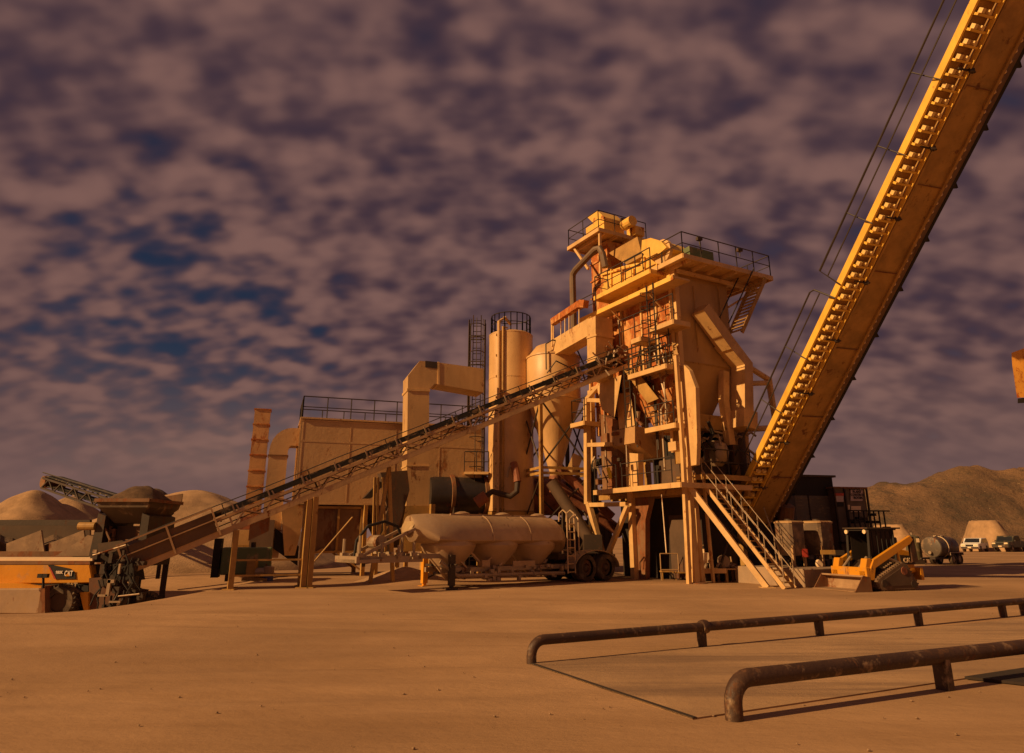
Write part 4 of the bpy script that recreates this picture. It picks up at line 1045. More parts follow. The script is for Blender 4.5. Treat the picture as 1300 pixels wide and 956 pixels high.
# local: x towards the rear (0 = landing gear), y left (away from camera is +y)
def ring(x, ry, rz_, zc_, n=40, lo_=.18):
    lo_ = lo_ if ry > .8 else 1
    return [V((x, math.cos(2*math.pi*i/n) * ry, zc_ + math.sin(2*math.pi*i/n) * rz_ * (1 if i <= n/2 else lo_))) for i in range(n)]
LP('tank', MB().loft([ring(-1.25, .36, .36, 2.06), ring(-1.12, .50, .46, 2.0), ring(-.55, .90, .86, 1.64), ring(.3, .98, .90, 1.6), ring(4.7, .98, .90, 1.6), ring(5.2, .93, .86, 1.6), ring(5.6, .66, .6, 1.62), ring(5.7, .3, .3, 1.65)]), aged, smooth=True, ang=24)
for x in (.42, 2.40, 4.30):
    LP('hopper_cone', MB().lathe([(.95, 1.66), (.985, 1.42), (.90, 1.22), (.14, .34), (.12, .24)], (x, 0, 0), 36), aged, smooth=True, ang=30)
m = MB()
for x in (1.7, 3.52): m.loft([ring(x, .995, .915, 1.6), ring(x + .05, .995, .915, 1.6)])
LP('tank_band', m, aged, smooth=True)
LP('front_manhole', MB().lathe([(.33, 0), (.36, .05), (.3, .1)], (-1.22, 0, 2.08), 20, (-.8, 0, .45)), mat('manhole_ring', (.55, .38, .2), rough=.4, metal=.3), smooth=True)
m = MB()
for x in (1.0, 2.9, 4.7): m.lathe([(.26, 0), (.28, .08), (.1, .14)], (x, 0, 2.47), 18)
LP('hatch', m, aged, smooth=True)
m = MB().box((2.6, -.25, 2.49), (4.6, .06, .05)); m.box((2.6, .25, 2.49), (4.6, .06, .05)); LP('roof_rail', m, aged)
LP('frame_rail', MB().box((3.2, -.5, .60), (6.8, .1, .16)), steel); LP('frame_rail', MB().box((3.2, .5, .60), (6.8, .1, .16)), steel)
m = MB()
for s_ in (-.42, .42):
    m.beam((-3.5, s_, 1.0), (-1.0, s_, 1.0), .12, .2); m.beam((-1.1, s_, 1.08), (.0, s_, 1.08), .12, .16); m.beam((0, s_, 1.08), (.75, s_, .55), .12, .16); m.beam((-3.2, s_, 1.12), (-1.25, s_, 1.98), .09, .09)
m.box((-3.0, 0, .97), (1.1, 1.3, .1)); m.box((-3.5, 0, 1.02), (.1, 1.5, .2)); m.box((-1.2, 0, .95), (.5, 1.0, .1)); m.beam((-2.2, -.6, 1.2), (-2.2, .6, 1.2), .08)
LP('gooseneck', m, steel)
LP('kingpin', MB().lathe([(.06, .78), (.06, .95)], (-2.9, 0, 0), 10), dsteel)
for y in (-.85, .85):
    LP('landing_leg', MB().box((0, y, .62), (.2, .16, 1.0)).box((0, y, .12), (.12, .10, .22)).box((0, y, .02), (.34, .32, .05)), orange if y > 0 else dsteel)
m = MB().beam((0, -.85, .75), (0, .85, .75), .08).beam((0, -.85, .25), (.7, -.5, .6), .05).beam((0, .85, .25), (.7, .5, .6), .05).tube((0, -.95, .8), (0, -1.15, .8), .03, 6); LP('leg_brace', m, dsteel)
m = MB(); hp = [V((-3.4 + .0, -.3, 1.1)), V((-3.35, -.3, 1.6)), V((-3.0, -.35, 2.05)), V((-2.4, -.35, 2.2)), V((-1.9, -.35, 2.05)), V((-1.7, -.3, 1.7))]
LP('air_hose', m.pipe(hp, .05, 8), blackm, smooth=True)
m = MB()
for x, y, h_ in ((-3.35, -.55, .7), (-3.35, .55, .6), (-2.5, -.45, .5), (-1.9, -.5, .4), (-1.35, -.55, .5), (-1.3, .3, .8), (-3.0, .2, .5)):
    m.tube((x, y, 1.0), (x, y, 1.05 + h_), .05, 6); m.box((x, y, 1.15), (.18, .18, .12))
m.lathe([(.22, -.3), (.22, .3)], (-2.4, .1, 1.55), 14, (0, 1, 0)); LP('coupling_gear', m, steel)
LP('discharge_pipe', MB().pipe([V((-.4, -.75, .9)), V((.3, -.75, .42)), V((5.4, -.75, .36))], .07, 8), steel, smooth=True)
m = MB(); rnd = random.Random(4)
for i in range(46):
    x = .6 + rnd.random() * 5.2; y = rnd.choice((-.75, -.6, .4)); z = .25 + rnd.random() * .4
    if i % 3: m.box((x, y, z), (rnd.uniform(.05, .2), .12, rnd.uniform(.05, .2)))
    else: m.lathe([(.1, -.06), (.1, .06)], (x, y, z), 10, (1, 0, 0) if i % 2 else (0, 0, 1))
LP('valve', m, steel)
m = MB()
for x in (-.05, .75): m.beam((x + .2, -.55, 1.25), (x + .9, -.55, .66), .05); m.beam((x + .3 + 1.3, -.5, .7), (x + 2.3, -.55, 1.2), .05)
m.box((1.6, -.55, .80), (.35, .3, .22)); m.box((3.5, -.55, .75), (1.1, .06, .2)); LP('hopper_strut', m, aged)
m = MB()
for x in (5.35, 5.75): m.tube((x, -1.02, .35), (x, -1.02, 2.3), .03, 6); m.pipe([V((x, -1.02, 2.3)), V((x, -1.0, 2.62)), V((x, -.8, 2.74)), V((x, -.6, 2.62)), V((x, -.55, 2.3))], .03, 6)
for i in range(7): m.tube((5.35, -1.02, .4 + i * .3), (5.75, -1.02, .4 + i * .3), .022, 5)
LP('rear_ladder', m, mat('pale_ladder_metal', (.6, .42, .25), rough=.4, metal=.4))
m = MB().tube((6.1, -.9, .8), (6.1, -.9, 2.4), .03, 6).pipe([V((6.1, -.9, 2.4)), V((6.1, -.7, 2.6)), V((6.1, -.4, 2.4)), V((6.1, -.4, .8))], .03, 6); LP('guard_hoop', m, aged)
def wheel(parent, c, r, w_, y_out, hub=steel, local=True, dual=False):
    x, y, z = c
    t = MB().lathe([(r*.62, -w_/2), (r*.93, -w_/2), (r, -w_*.38), (r, w_*.38), (r*.93, w_/2), (r*.62, w_/2), (r*.6, 0)], c, 28, (0, 1, 0), caps=False)
    o = t.build('wheel', rubber, parent, smooth=True, ang=40, local=True)
    s_ = y_out; MB().lathe([(r*.62, -.45*w_ * s_), (r*.60, .30*w_ * s_), (r*.34, .36*w_ * s_), (r*.3, .2*w_ * s_), (r*.18, .45*w_ * s_), (r*.1, .5*w_ * s_)], c, 20, (0, 1, 0)).build('rim', hub, o, smooth=True, local=True)
    return o
for x in (6.35, 7.45):
    for s_ in (-1, 1): wheel(TR, (x, s_ * .85, .53), .53, .50, s_, brownw)
for x in (6.35, 7.45): LP('axle', MB().tube((x, -.8, .53), (x, .8, .53), .08, 10), dsteel)
for s_ in (-1, 1):
    m = MB()
    arc = [V((6.9 + 1.28 * math.cos(t), s_ * .85, .52 + .66 * math.sin(t))) for t in [math.pi * k / 12 for k in range(13)]]
    for a_, b_ in zip(arc[:-1], arc[1:]): m.loft([[a_ + V((0, -.3, 0)), a_ + V((0, .3, 0)), a_ + V((0, .3, .03)), a_ + V((0, -.3, .03))], [b_ + V((0, -.3, 0)), b_ + V((0, .3, 0)), b_ + V((0, .3, .03)), b_ + V((0, -.3, .03))]])
    LP('mudguard', m, steel)
LP('rear_frame', MB().box((6.7, 0, .95), (2.6, .9, .2)).box((8.1, 0, .9), (.12, 1.9, .25)), dsteel)

# ================================================================== tracked skid steer loader
sa = math.atan2(-.32, -.94)
SK = thing('tracked_loader', 'orange compact tracked loader with lowered bucket on bare ground at the right', 'loader', (12.45, 24.75, 0), sa)
TRX = SK
for s_ in (-1, 1):
    y0 = s_ * .68; w2 = .2
    prof = [(-.95, .16), (-.80, .02), (.62, .02), (.82, .14), (.84, .32), (.72, .42), (-.28, .88), (-.48, .86), (-.62, .74)]
    o = LP('track', MB().prism([V((x, y0 - w2, z)) for x, z in prof], V((0, 2 * w2, 0))), mat('dusty_track_rubber', (.15, .09, .05), rough=.9, var=.3, dust=.3, dustcol=(.28, .17, .10)), bevel=.03)
    ip = [(-.80, .17), (.62, .15), (.66, .30), (-.30, .74), (-.48, .7)]
    LP('track_frame', MB().prism([V((x, y0 - w2 - .02, z)) for x, z in ip], V((0, 2 * w2 + .04, 0))), brownw, o)
    for x, z, r in ((-.36, .62, .13), (.55, .24, .12), (-.7, .2, .12)): 
        LP('idler_wheel', MB().lathe([(r, -w2 - .04), (r, w2 + .04)], (x, y0, z), 16, (0, 1, 0)), drumr if z > .5 else dsteel, o)
    m = MB()
    P_ = prof + prof[:1]
    for (x0, z0), (x1, z1) in zip(P_[:-1], P_[1:]):
        L_ = math.hypot(x1 - x0, z1 - z0); n = max(1, int(L_ / .11))
        for i in range(n):
            t_ = (i + .5) / n; x, z = x0 + (x1 - x0) * t_, z0 + (z1 - z0) * t_; nx_, nz_ = (z1 - z0) / L_, -(x1 - x0) / L_
            m.box((x + nx_ * -.0, y0, max(z, .035)), (.05, 2 * w2 - .02, .06) if abs(nz_) > .7 else (.06, 2 * w2 - .02, .05))
    LP('track_lug', m, MATS['dusty_track_rubber'], o)
LP('chassis', MB().prism([V((x, -.46, z)) for x, z in ((-1.0, .35), (.75, .3), (.75, .6), (.2, .95), (-1.0, .95))], V((0, .92, 0))), dsteel)
for y in (-.45, .42): LP('side_mesh', MB().prism([V((-.52, y, .95)), V((.45, y, .95)), V((.42, y, 1.9)), V((-.52, y, 1.92))], V((0, .03, 0))), voidm)
hood = LP('engine_hood', MB().prism([V((x, -.5, z)) for x, z in ((-1.35, .55), (-.8, .45), (-.55, .95), (-.6, 1.35), (-1.25, 1.22))], V((0, 1.0, 0))), orange, bevel=.03)
LP('rear_bumper', MB().box((-1.42, 0, .5), (.12, 1.3, .4)), orange)
LP('side_panel', MB().prism([V((x, .5, z)) for x, z in ((-1.32, .8), (-.72, .8), (-.68, 1.12), (-1.28, 1.08))], V((0, .03, 0))), dsteel, hood)
text('lettering', 'CAT', paper, hood, (-1.0, .54, .87), (-1, 0, 0), (0, 0, 1), .2, bold=.012, local=True)
cage = LP('cab_frame', MB(), dsteel) if False else None
m = MB()
for y in (-.46, .46):
    m.beam((.62, y, .6), (.5, y, 1.95), .07); m.beam((-.55, y, .95), (-.55, y, 1.95), .08); m.beam((.5, y, 1.95), (-.7, y, 1.97), .07)
    for k in range(5): m.beam((-.45 + k * .2, y, 1.05), (-.45 + k * .2, y, 1.9), .02)
m.beam((.5, -.46, 1.95), (.5, .46, 1.95), .07)
cage = LP('cab_frame', m, blackm)
LP('roof', MB().box((-.12, 0, 2.0), (1.45, 1.1, .05)), dsteel, cage)
LP('rear_wall', MB().box((-.6, 0, 1.45), (.04, .9, .9)), blackm, cage)
for y in (-.4, .4): LP('work_lamp', MB().lathe([(.06, 0), (.07, .06)], (.56, y, 1.88), 12, (1, 0, 0)), paper, cage)
m = MB().box((-.15, 0, .98), (.5, .5, .14)).box((-.4, 0, 1.3), (.14, .48, .6)); LP('seat', m, blackm)
for s_ in (-1, 1):
    y = s_ * .72
    a_ = [V((-1.1, y, 1.62)), V((-1.0, y, 1.76)), V((.75, y, .98)), V((1.02, y, .55)), V((1.0, y, .34)), V((.82, y, .34)), V((.7, y, .72)), V((-.95, y, 1.48))]
    LP('lift_arm', MB().prism([p + V((0, -.06, 0)) for p in a_], V((0, .12, 0))), orange, bevel=.012)
    LP('arm_post', MB().prism([V((x, y - .05, z)) for x, z in ((-1.2, .9), (-.95, .9), (-.92, 1.72), (-1.15, 1.72))], V((0, .1, 0))), dsteel)
    LP('lift_cylinder', MB().tube((-.7, y, .75), (.3, y, 1.12), .05, 8), steel)
    LP('tilt_cylinder', MB().tube((.6, s_ * .35, 1.05), (1.1, s_ * .35, .6), .045, 8), steel)
m = MB().loft([[V((.96, -.78, .40)), V((1.12, -.78, .40)), V((1.12, -.78, .74)), V((.96, -.78, .74))], [V((.96, .78, .40)), V((1.12, .78, .40)), V((1.12, .78, .74)), V((.96, .78, .74))]])
for y in (-.6, .6): m.prism([V((.92, y - .13, .3)), V((1.12, y - .13, .3)), V((1.12, y - .13, .62)), V((.98, y - .13, 1.02)), V((.80, y - .13, 1.02)), V((.84, y - .13, .62))], V((0, .26, 0)))
LP('coupler', m, orange, bevel=.015)
bp = [(1.13, .44), (1.13, .06), (1.2, .0), (1.85, .0), (1.86, .03), (1.24, .05), (1.19, .12), (1.19, .40), (1.42, .45), (1.42, .50)]
bk = LP('bucket', MB().prism([V((x, -.92, z)) for x, z in bp], V((0, 1.84, 0))), mat('dusty_bucket', (.33, .20, .11), rust=.35, rough=.7, dust=.4))
for y in (-.93, .90): LP('bucket_side', MB().prism([V((x, y, z)) for x, z in ((1.13, .45), (1.13, .0), (1.84, .0), (1.44, .48))], V((0, .03, 0))), rustd, bk)
# ================================================================== left: wheel loader
YL = 23.0; zl = -.75
q = lambda x, y, Y=YL: at(x, y, Y)
BK = V((0, 1.7, 0))
WL = thing('wheel_loader', 'big yellow machine with a dark lettered decal and dusty wheel at the left edge', 'loader', (q(60, 780).x, YL + .8, zl))
P = lambda n, mb, m, par=None, **k: mb.build(n, m, par or WL, **k)
body = P('body', MB().prism([q(-90, 717), q(114, 717), q(118, 740), q(88, 741), q(-90, 741)], BK), orange, bevel=.03)
P('top_trim', MB().prism([q(-90, 709), q(117, 709), q(117, 712), q(-90, 712)], BK), paper)
P('top_rail', MB().prism([q(-90, 712.2), q(114, 712.2), q(114, 716.8), q(-90, 716.8)], BK), rustd)
P('lower_frame', MB().prism([q(-90, 741.5), q(100, 741.5), q(112, 744), q(112, 751), q(60, 751), q(36, 744), q(-90, 744)], BK * .9), blackm)
P('fender', MB().prism([q(52, 747, 22.8), q(60, 744, 22.8), q(90, 745, 22.8), q(101, 752, 22.8), q(98, 753, 22.8), q(88, 747, 22.8), q(62, 747, 22.8)], BK * .4), brownw)
P('side_tank', MB().prism([q(101, 752, 22.9), q(112, 752, 22.9), q(112, 776, 22.9), q(106, 774, 22.9)], BK * .5), orange)
dec = P('decal', MB().prism([q(61, 717.6, 22.97), q(67, 717.4, 22.97), q(89, 722, 22.97), q(95, 727, 22.97), q(96, 735, 22.97), q(69, 735, 22.97)], V((0, .02, 0))), blackm)
P('decal_stripe', MB().prism([q(62, 720, 22.96), q(63.6, 720, 22.96), q(71, 735, 22.96), q(68.5, 735, 22.96)], V((0, .015, 0))), redp, dec)
lm = mat('white_lettering', (.8, .68, .55), rough=.5, var=.03, streak=False)
pp = q(75, 728.5, 22.95); text('model_lettering', '980K', lm, dec, pp, (1, 0, 0), (0, 0, 1), .13, bold=.004, xs=.8)
pp = q(86.5, 731, 22.95); text('maker_lettering', 'CAT', lm, dec, pp, (1, 0, 0), (0, 0, 1), .22, bold=.008, xs=.62)
P('lettering_triangle', MB().prism([q(82.5, 731.6, 22.94), q(88.5, 731.6, 22.94), q(85.6, 727.8, 22.94)], V((0, .01, 0))), orange, dec)
pp = q(90, 744, 22.93); text('maker_lettering', 'CAT', MATS['manhole_ring'], body, q(90, 745.5, 22.93), (1, 0, 0), (0, 0, 1), .19, bold=.008)
def wheelw(parent, c, r, w_, hub):
    t = MB().lathe([(r*.55, -w_/2), (r*.9, -w_/2), (r, -w_*.36), (r, w_*.36), (r*.9, w_/2), (r*.55, w_/2), (r*.52, 0)], c, 32, (0, 1, 0), caps=False)
    o = t.build('wheel', rubber, parent, smooth=True, ang=40)
    m = MB()
    for i in range(22):
        a = 2 * math.pi * i / 22; d_ = V((math.cos(a), 0, math.sin(a))); u_ = V((-math.sin(a), 0, math.cos(a)))
        for s_ in (-1, 1): m.beam(V(c) + d_ * (r + .0) + V((0, s_ * w_ * .45, 0)), V(c) + d_ * (r + .0) + u_ * .12 * s_ + V((0, 0, 0)), .07, .06, up=d_)
    m.build('tyre_lug', rubber, o)
    MB().lathe([(r*.55, -w_*.4), (r*.5, -w_*.1), (r*.3, -w_*.15), (r*.25, -w_*.3), (r*.1, -w_*.32)], c, 24, (0, 1, 0)).build('rim', hub, o, smooth=True)
    return o
wc = q(79, 764, 22.9); wc.z = zl + .50
wheelw(WL, wc, .5, .45, brownw); wheelw(WL, wc + V((0, 1.6, 0)), .5, .45, brownw)
wheelw(WL, wc - V((4.2, 0, 0)), .5, .5, brownw)
P('counterweight', MB().prism([q(-90, 748, 22.5), q(50, 747, 22.5), q(53, 752, 22.5), q(51, 778, 22.5), q(46, 780, 22.5), q(-90, 780, 22.5)], V((0, .9, 0))), mat('dusty_ballast', (.42, .28, .18), rust=.15, rough=.8, var=.2, dust=.4), bevel=.04)
P('side_plate', MB().prism([q(52.5, 744, 22.45), q(57, 744, 22.45), q(57, 780, 22.45), q(47, 782, 22.45)], V((0, .95, 0))), rustd)
P('engine_cover', MB().prism([q(-90, 738, 22.7), q(20, 741, 22.7), q(60, 746, 22.7), q(60, 750, 22.7), q(-90, 750, 22.7)], BK * .5), orange)
m = MB().tube(q(55, 747, 22.4), q(55, 731, 22.4), .035, 6).box(q(52, 731, 22.4), (.16, .12, .12)).box(q(58, 731, 22.4), (.16, .12, .12)).tube(q(50, 731, 22.4), q(61, 731, 22.4), .03, 6); P('lamp_post', m, blackm)

# ---- aggregate bins behind the machine
AG = thing('aggregate_bin', 'long dark steel aggregate bin holding sand, behind the yellow machine', 'aggregate bin', (q(40, 712, 26).x, 27.2, zl))
P = lambda n, mb, m, par=None, **k: mb.build(n, m, par or AG, **k)
q = lambda x, y, Y=26.0: at(x, y, Y)
Bk = V((0, 2.6, 0))
P('back_wall', MB().prism([q(-120, 661, 28.4), q(114, 661, 28.4), q(114, 716, 28.4), q(-120, 716, 28.4)], V((0, .1, 0))), brownw)
P('front_wall', MB().prism([q(-120, 700), q(118, 700), q(118, 722), q(-120, 722)], V((0, .1, 0))), rustd)
P('top_rail', MB().prism([q(-120, 660), q(114, 660), q(114, 667), q(-120, 667)], V((0, .14, 0))), dsteel)
for x in (-60, 8, 62): P('partition', MB().prism([q(x, 700), q(x, 690), q(x + 44, 673), q(x + 48, 700)], V((0, .08, 0))), mat('partition_plate', (.26, .16, .09), rust=.3, dust=.3))
P('end_gusset', MB().prism([q(70, 706, 25.8), q(112, 679, 25.8), q(118, 679, 25.8), q(124, 706, 25.8)], V((0, .06, 0))), MATS['partition_plate'])
m = MB(); X = [-120 + i * 4 for i in range(59)]
for i, (xa, xb) in enumerate(zip(X[:-1], X[1:])):
    h_ = lambda x: 678 + 9 * abs(math.sin(x * .045)) + 2 * noise.noise(V((x * .1, 0, 0)))
    m.loft([[q(xa, h_(xa), 28.2), q(xa, 716, 28.2), q(xa, 716, 26.3), q(xa, h_(xa) + 9, 26.3)], [q(xb, h_(xb), 28.2), q(xb, 716, 28.2), q(xb, 716, 26.3), q(xb, h_(xb) + 9, 26.3)]], caps=i in (0, 57))
P('sand_fill', m, gravel)
for x in (-60, 0, 60, 112): P('leg', MB().beam(q(x, 715), V((q(x, 715).x, 26, zl)), .18), dsteel)
P('drive_motor', MB().lathe([(.14, -.3), (.14, .3)], q(111, 668, 25.7), 14, (1, 0, 0)), under)

# ---- gravel hopper
hx0, hx1 = q(122, 640, 25.5), q(189, 640, 25.5)
GH = thing('gravel_hopper', 'steel hopper heaped with dark gravel beside the foot of the long conveyor', 'hopper', ((hx0.x + hx1.x) / 2, 26.4, zl))
P = lambda n, mb, m, par=None, **k: mb.build(n, m, par or GH, **k)
zt = q(150, 635, 25.5).z; zm = q(150, 644, 25.5).z; zb = q(150, 664, 25.5).z
x0, x1 = hx0.x, hx1.x
rect = lambda xa, xb, ya, yb, z: [V((xa, ya, z)), V((xb, ya, z)), V((xb, yb, z)), V((xa, yb, z))]
hop_m = mat('dusty_hopper_steel', (.115, .075, .045), rust=.25, rough=.75, dust=.12)
P('shell', MB().loft([rect(x0, x1, 25.5, 28.0, zt), rect(x0 + .06, x1 - .06, 25.55, 27.95, zm), rect(x0 + .45, x1 - .55, 26.1, 27.4, zb)]), hop_m)
m = MB(); 
for a_, b_ in zip(rect(x0-.03, x1+.03, 25.47, 28.03, zt), rect(x0-.03, x1+.03, 25.47, 28.03, zt)[1:] + rect(x0-.03, x1+.03, 25.47, 28.03, zt)[:1]): m.beam(a_, b_, .08, .12)
P('rim', m, rustd)
P('lip_board', MB().prism([V((x0, 27.98, zt)), V((x1, 27.98, zt + .05)), V((x1, 27.98, zt + .38)), V((x0 + .2, 27.98, zt + .1))], V((0, .06, 0))), rustd)
m = MB(); vs = []; N = 26
for j in range(N):
    for i in range(N):
        u, v_ = i / (N-1), j / (N-1); x = x0 + .04 + (x1 - x0 - .08) * u; y = 25.54 + 2.4 * v_
        h_ = .62 * max(0, 1 - ((u - .5) / .52) ** 2) * max(0, 1 - ((v_ - .5) / .52) ** 2)
        vs.append(V((x, y, zt - .02 + h_ + .05 * noise.noise(V((x * 3, y * 3, 0))))))
m.v = vs; m.f = [(j*N+i, j*N+i+1, (j+1)*N+i+1, (j+1)*N+i) for j in range(N-1) for i in range(N-1)]
P('gravel_heap', m, gravel, smooth=True, ang=180)
for sx_ in (0, 1):
    xx = x0 + .02 if sx_ == 0 else x1 - .3
    P('side_plate', MB().prism([V((xx, 25.7, zm - .2)), V((xx + .28, 25.7, zm - .3)), V((xx + .28, 25.7, .7)), V((xx + (-.12 if sx_ == 0 else .0), 25.7, .7))], V((0, 2.0, 0))), dsteel)
P('feeder_body', MB().box(((x0 + x1) / 2, 26.9, 1.4), (1.0, 1.2, 1.4)), brownw)
P('feeder_belt', MB().box(((x0 + x1) / 2 - .1, 26.5, .75), (1.9, 1.0, .12)), blackm)
m = MB(); rnd = random.Random(21)
for i in range(20):
    x = rnd.uniform(x0 + .1, x1 - .1); z = rnd.uniform(.8, 2.0); m.box((x, 25.95 + rnd.random() * .4, z), (rnd.uniform(.06, .35), .1, rnd.uniform(.06, .35)))
m.pipe([V((x0 + .3, 25.8, 2.0)), V((x0 + .6, 25.7, 1.6)), V((x0 + .5, 25.75, 1.2))], .04, 6)
P('gearbox', m, rustd)
for x in (x0 + .15, x1 - .15):
    for y in (25.8, 27.7): P('leg', MB().beam(V((x, y, 1.0)), V((x, y, zl - .02)), .2), dsteel)
# ---- transfer feeder standing at the foot of the long conveyor
TF = thing('transfer_feeder', 'dark grimy wheeled feeder cluttered with hoses at the foot of the long conveyor', 'feeder', (q(160, 785, 23).x, 23.4, zl))
P = lambda n, mb, m, par=None, **k: mb.build(n, m, par or TF, **k)
q = lambda x, y, Y=23.0: at(x, y, Y)
P('side_plate', MB().prism([q(113, 734), q(128, 733), q(140, 748), q(165, 752), q(150, 770), q(113, 777)], V((0, 1.2, 0))), mat('red_brown_plate', (.16, .07, .035), rust=.4, rough=.8))
P('chassis', MB().prism([q(118, 762, 23.2), q(190, 758, 23.2), q(190, 768, 23.2), q(118, 780, 23.2)], V((0, 1.0, 0))), voidm)
P('engine', MB().prism([q(116, 706, 23.3), q(158, 700, 23.3), q(164, 738, 23.3), q(130, 742, 23.3), q(118, 730, 23.3)], V((0, 1.0, 0))), voidm)
P('control_cabinet', MB().prism([q(143, 716, 22.9), q(168, 714, 22.9), q(168, 736, 22.9), q(144, 738, 22.9)], V((0, .6, 0))), blackm)
P('discharge_hood', MB().prism([q(124, 690, 23.4), q(155, 686, 23.4), q(176, 700, 23.4), q(158, 712, 23.4), q(126, 706, 23.4)], V((0, 1.2, 0))), brownw)
m = MB(); rnd = random.Random(8)
for i in range(46):
    x, y = rnd.uniform(118, 182), rnd.uniform(700, 775); w_, h_ = rnd.uniform(.05, .28), rnd.uniform(.05, .3)
    m.box(q(x, y, 22.95 + rnd.random() * .3), (w_, .2, h_))
P('machinery', m, dsteel)
m = MB()
for i in range(20):
    x, y = rnd.uniform(120, 172), rnd.uniform(700, 760); a_ = q(x, y, 22.7); 
    m.pipe([a_, a_ + V((rnd.uniform(-.2, .2), -.05, -.25)), a_ + V((rnd.uniform(-.3, .3), 0, -.55))], rnd.uniform(.015, .035), 6)
P('hydraulic_hose', m, blackm, smooth=True)
m = MB()
for x, y, w_, h_ in ((138, 746, .10, .5), (141, 738, .22, .1), (131, 756, .3, .06), (146, 764, .35, .05), (121, 700, .12, .1), (152, 722, .06, .3), (125, 715, .2, .05)): m.box(q(x, y, 22.6), (w_, .08, h_))
m.tube(q(150, 757, 22.6), q(177, 754, 22.6), .025, 6); m.tube(q(118, 705, 22.6), q(160, 692, 22.6), .03, 6)
P('bright_fitting', m, steel)
for x in (150, 162):
    t_ = q(x, 755, 22.9); P('jack_leg', MB().beam(t_, V((t_.x - .15, 22.7, zl - .02)), .12).box((t_.x - .15, 22.7, zl + .02), (.35, .35, .06)), dsteel)
for x in (168, 186):
    c_ = q(x, 770, 23.6); c_.z = zl + .36; wheelw(TF, c_, .36, .28, rustd)
# ---- stacker pointing at the sky far left
s0, s1 = at(66, 620, 36), at(128, 641, 33)
ST = thing('stacker_conveyor', 'short dark lattice stacker conveyor raised against the sky at far left', 'conveyor', (s1.x + 1, 31.5, 0))
sd = (s1 - s0).normalized(); sw = V((-sd.y, sd.x, 0)).normalized() * .5; su = V((0, 0, .5))
s1b = s0 + (s1 - s0) * 2.0
m = MB()
for o in (-1, 1):
    for k in (0, 1): m.beam(s0 + sw * o + su * k, s1b + sw * o + su * k, .09)
    n = 15
    for i in range(n): a_, b_ = s0.lerp(s1b, i / n), s0.lerp(s1b, (i + 1) / n); m.beam(a_ + sw * o + su * (i % 2), b_ + sw * o + su * ((i + 1) % 2), .06)
m.build('truss', dsteel, ST)
MB().beam(s0 + su * 1.2, s1b + su * 1.2, .8, .06).build('belt', belt, ST)
MB().beam(s0 + su * .25, s1b + su * .25, .8, .05).build('return_belt', belt, ST)
MB().tube(s0 - sw + su * .6, s0 + sw + su * .6, .3, 14).build('head_pulley', rustd, ST)
MB().tube(s0 - sw * 1.1 + su * 1.55, s1b - sw * 1.1 + su * 1.55, .03, 5).build('handrail', railm, ST)
for t in (.62, .95):
    a_ = s0.lerp(s1b, t)
    for o in (-1, 1): MB().beam(a_ + sw * o, V((a_.x + sw.x * o, a_.y + sw.y * o, 0)), .16).build('leg', dsteel, ST)

# ================================================================== right: block, tanks, control room
cb_ = gr(1022, 746)
KB = lambda a, b, z: V((cb_.x, cb_.y, 0)) + A * a + B * b + Z * z
m = MB().box(KB(1.6, 1.3, .30), (3.2, 2.6, .64), TM); o = m.build('concrete_block', conc, bevel=.03)
tag(o, 'low concrete block carrying two squat tanks behind the loader bucket', 'concrete block')
def squat(name_label, px0, px1, Y):
    a_ = at(px0, 690, Y); b_ = at(px1, 690, Y); w_ = (b_.x - a_.x) * .74; c_ = (a_ + b_) / 2
    t = thing('squat_tank', name_label, 'tank', (c_.x, Y + .4, .62), 0)
    M_ = Matrix((B, -A, Z)).transposed()
    rr = lambda k, z: [V((c_.x, Y + .5, z)) + B * x * w_/2 * k - A * y * w_/2 * k for x, y in ((-1, -.8), (-.8, -1), (.8, -1), (1, -.8), (1, .8), (.8, 1), (-.8, 1), (-1, .8))]
    zt_ = at(px0, 664, Y).z
    MB().loft([rr(.74, 1.02), rr(.96, 1.5), rr(1.0, zt_)]).build('tank_body', mat('weathered_tank', (.15, .10, .065), rust=.25, rough=.65, var=.25, dust=.25), t)
    MB().loft([rr(1.05, zt_), rr(1.05, zt_ + .05), rr(.9, zt_ + .09)]).build('lid', tan, t)
    MB().lathe([(.15, zt_ + .05), (.15, zt_ + .16)], (c_.x, Y + .5, 0), 12).build('cap', dsteel, t, smooth=True)
    for x in (-1, 1):
        for y in (-1, 1):
            p_ = V((c_.x, Y + .5, 0)) + B * x * w_ * .38 - A * y * w_ * .38
            MB().beam(p_ + Z * .62, p_ + Z * 1.4, .09).build('leg', tan, t)
    return t
squat('squat weathered tank, the nearer to the conveyor of two on the concrete block', 992, 1029, 27.0)
squat('squat weathered tank, the farther from the conveyor of two on the concrete block', 1028, 1066, 27.6)
UG = thing('tank_undergear', 'dark pump gear packed under the two squat tanks', 'pump gear', (at(1030, 710, 27.3).x, 28.2, .62))
m = MB(); rnd = random.Random(31)
for i in range(26):
    c_ = at(rnd.uniform(994, 1064), rnd.uniform(700, 719), 27.6 + rnd.random() * .8); m.box(c_, (rnd.uniform(.1, .4), .3, rnd.uniform(.08, .35)))
m.build('pump_block', voidm, UG)
MB().lathe([(.13, -.05), (.17, 0), (.13, .05)], at(1040, 716, 27.2), 16, (.3, -.9, .2)).build('hose_coil', paper, UG, smooth=True)
MB().box(at(1051, 701, 27.2), (.55, .04, .16)).build('plate', under, UG)
MB().box(at(1022, 702, 27.2), (.22, .04, .3)).build('warning_plate', redp, UG)
